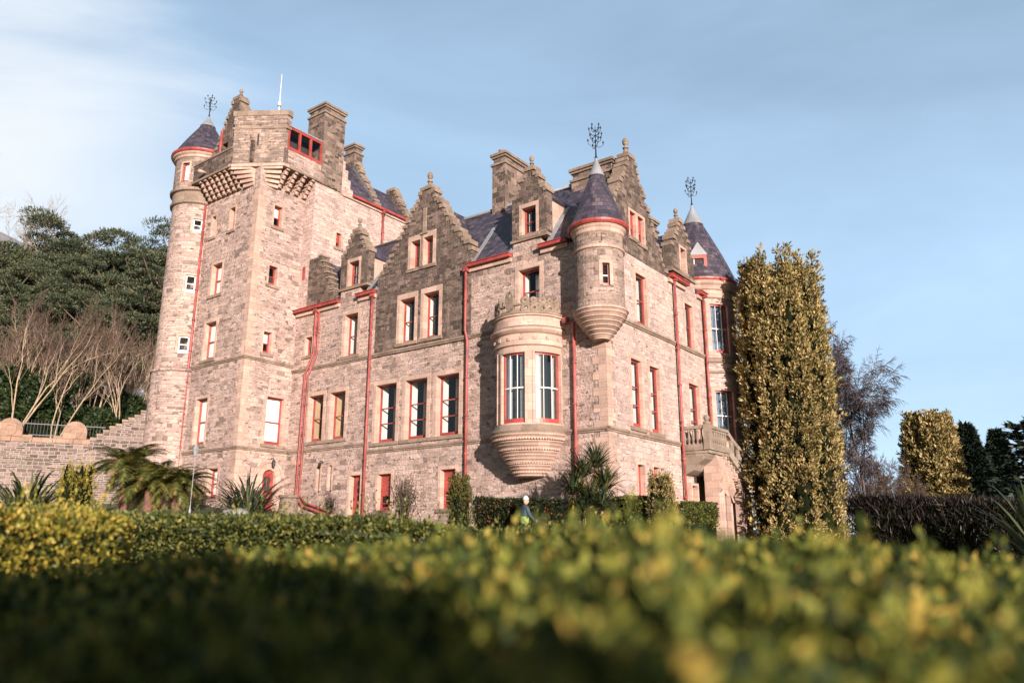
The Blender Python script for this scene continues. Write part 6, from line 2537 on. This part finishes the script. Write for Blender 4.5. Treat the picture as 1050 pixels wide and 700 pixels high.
# body: -y is forwards
Bv = [(0, 0, .95), (0, -.01, 1.12), (0, -.02, 1.30), (0, -.03, 1.44), (0, -.05, 1.52),
      (.09, 0, .90), (.10, -.10, .50), (.10, .02, .09), (.10, -.12, .05),
      (-.09, 0, .90), (-.10, .08, .50), (-.10, .27, .14), (-.10, .18, .05),
      (.17, -.02, 1.40), (.23, .05, 1.14), (.22, -.10, .93), (.21, -.15, .86),
      (-.17, -.02, 1.40), (-.23, -.10, 1.15), (-.20, -.28, 1.00), (-.19, -.34, .98)]
Be = [(0, 1), (1, 2), (2, 3), (3, 4), (0, 5), (5, 6), (6, 7), (7, 8), (0, 9), (9, 10), (10, 11), (11, 12), (3, 13), (13, 14), (14, 15), (15, 16), (3, 17), (17, 18), (18, 19), (19, 20)]
Br = [(.16, .11), (.145, .10), (.16, .11), (.11, .08), .055, .09, .062, .045, .035, .09, .062, .045, .035, .062, .048, .036, .032, .062, .048, .036, .032]
skin_mesh('body', Bv, Be, Br, 'trouser', per)
g_ = 1.14
jac = [0, 1, 2, 3, 13, 14, 15, 17, 18, 19]
mp_ = {v: i for i, v in enumerate(jac)}
skin_mesh('jacket', [Bv[v] for v in jac], [(mp_[a], mp_[b]) for a, b in Be if a in mp_ and b in mp_], [tuple(x * 1.18 for x in Br[v]) if hasattr(Br[v], '__len__') else Br[v] * 1.22 for v in jac], 'navy', per)
skin_mesh('vest', [(0, 0, .82), (0, -.01, 1.02), (0, -.02, 1.17)], [(0, 1), (1, 2)], [(.215, .165), (.205, .155), (.2, .15)], 'lime', per)
def ball(name, c, s, mat, parent, seg=14, rings=9):
    mb = MB()
    mb.smooth = True
    def pt(i, j):
        a, b = i * 2 * PI / seg, -PI / 2 + PI * j / rings
        return (c[0] + s[0] * math.cos(a) * math.cos(b), c[1] + s[1] * math.sin(a) * math.cos(b), c[2] + s[2] * math.sin(b))
    for i in range(seg):
        for j in range(rings):
            mb.face([pt(i, j), pt(i + 1, j), pt(i + 1, j + 1), pt(i, j + 1)])
    return mb.build(name, mat, parent)
hd = ball('head', (0, -.07, 1.62), (.078, .095, .115), 'skin', per)
ball('nose', (0, -.168, 1.615), (.014, .022, .02), 'skin', hd)
for sx in (-1, 1):
    ball('eye', (.03 * sx, -.152, 1.64), (.012, .01, .009), 'iron', hd, 8, 6)
    ball('ear', (.078 * sx, -.06, 1.62), (.012, .025, .033), 'skin', hd, 8, 6)
    ball('hand', ((.21 if sx > 0 else -.19), (-.17 if sx > 0 else -.37), (.83 if sx > 0 else .97)), (.03, .04, .06), 'skin', per, 10, 7)
ball('mouth', (0, -.155, 1.565), (.024, .01, .006), 'copper_stone', hd, 8, 6)
mb = MB()
mb.lathe(0, -.06, [(.093, 1.655), (.102, 1.66), (.102, 1.70), (.094, 1.72), (.08, 1.765), (.045, 1.80), (.02, 1.81), (0, 1.812)], 14, smooth=True)
mb.build('hat', 'hair', hd)
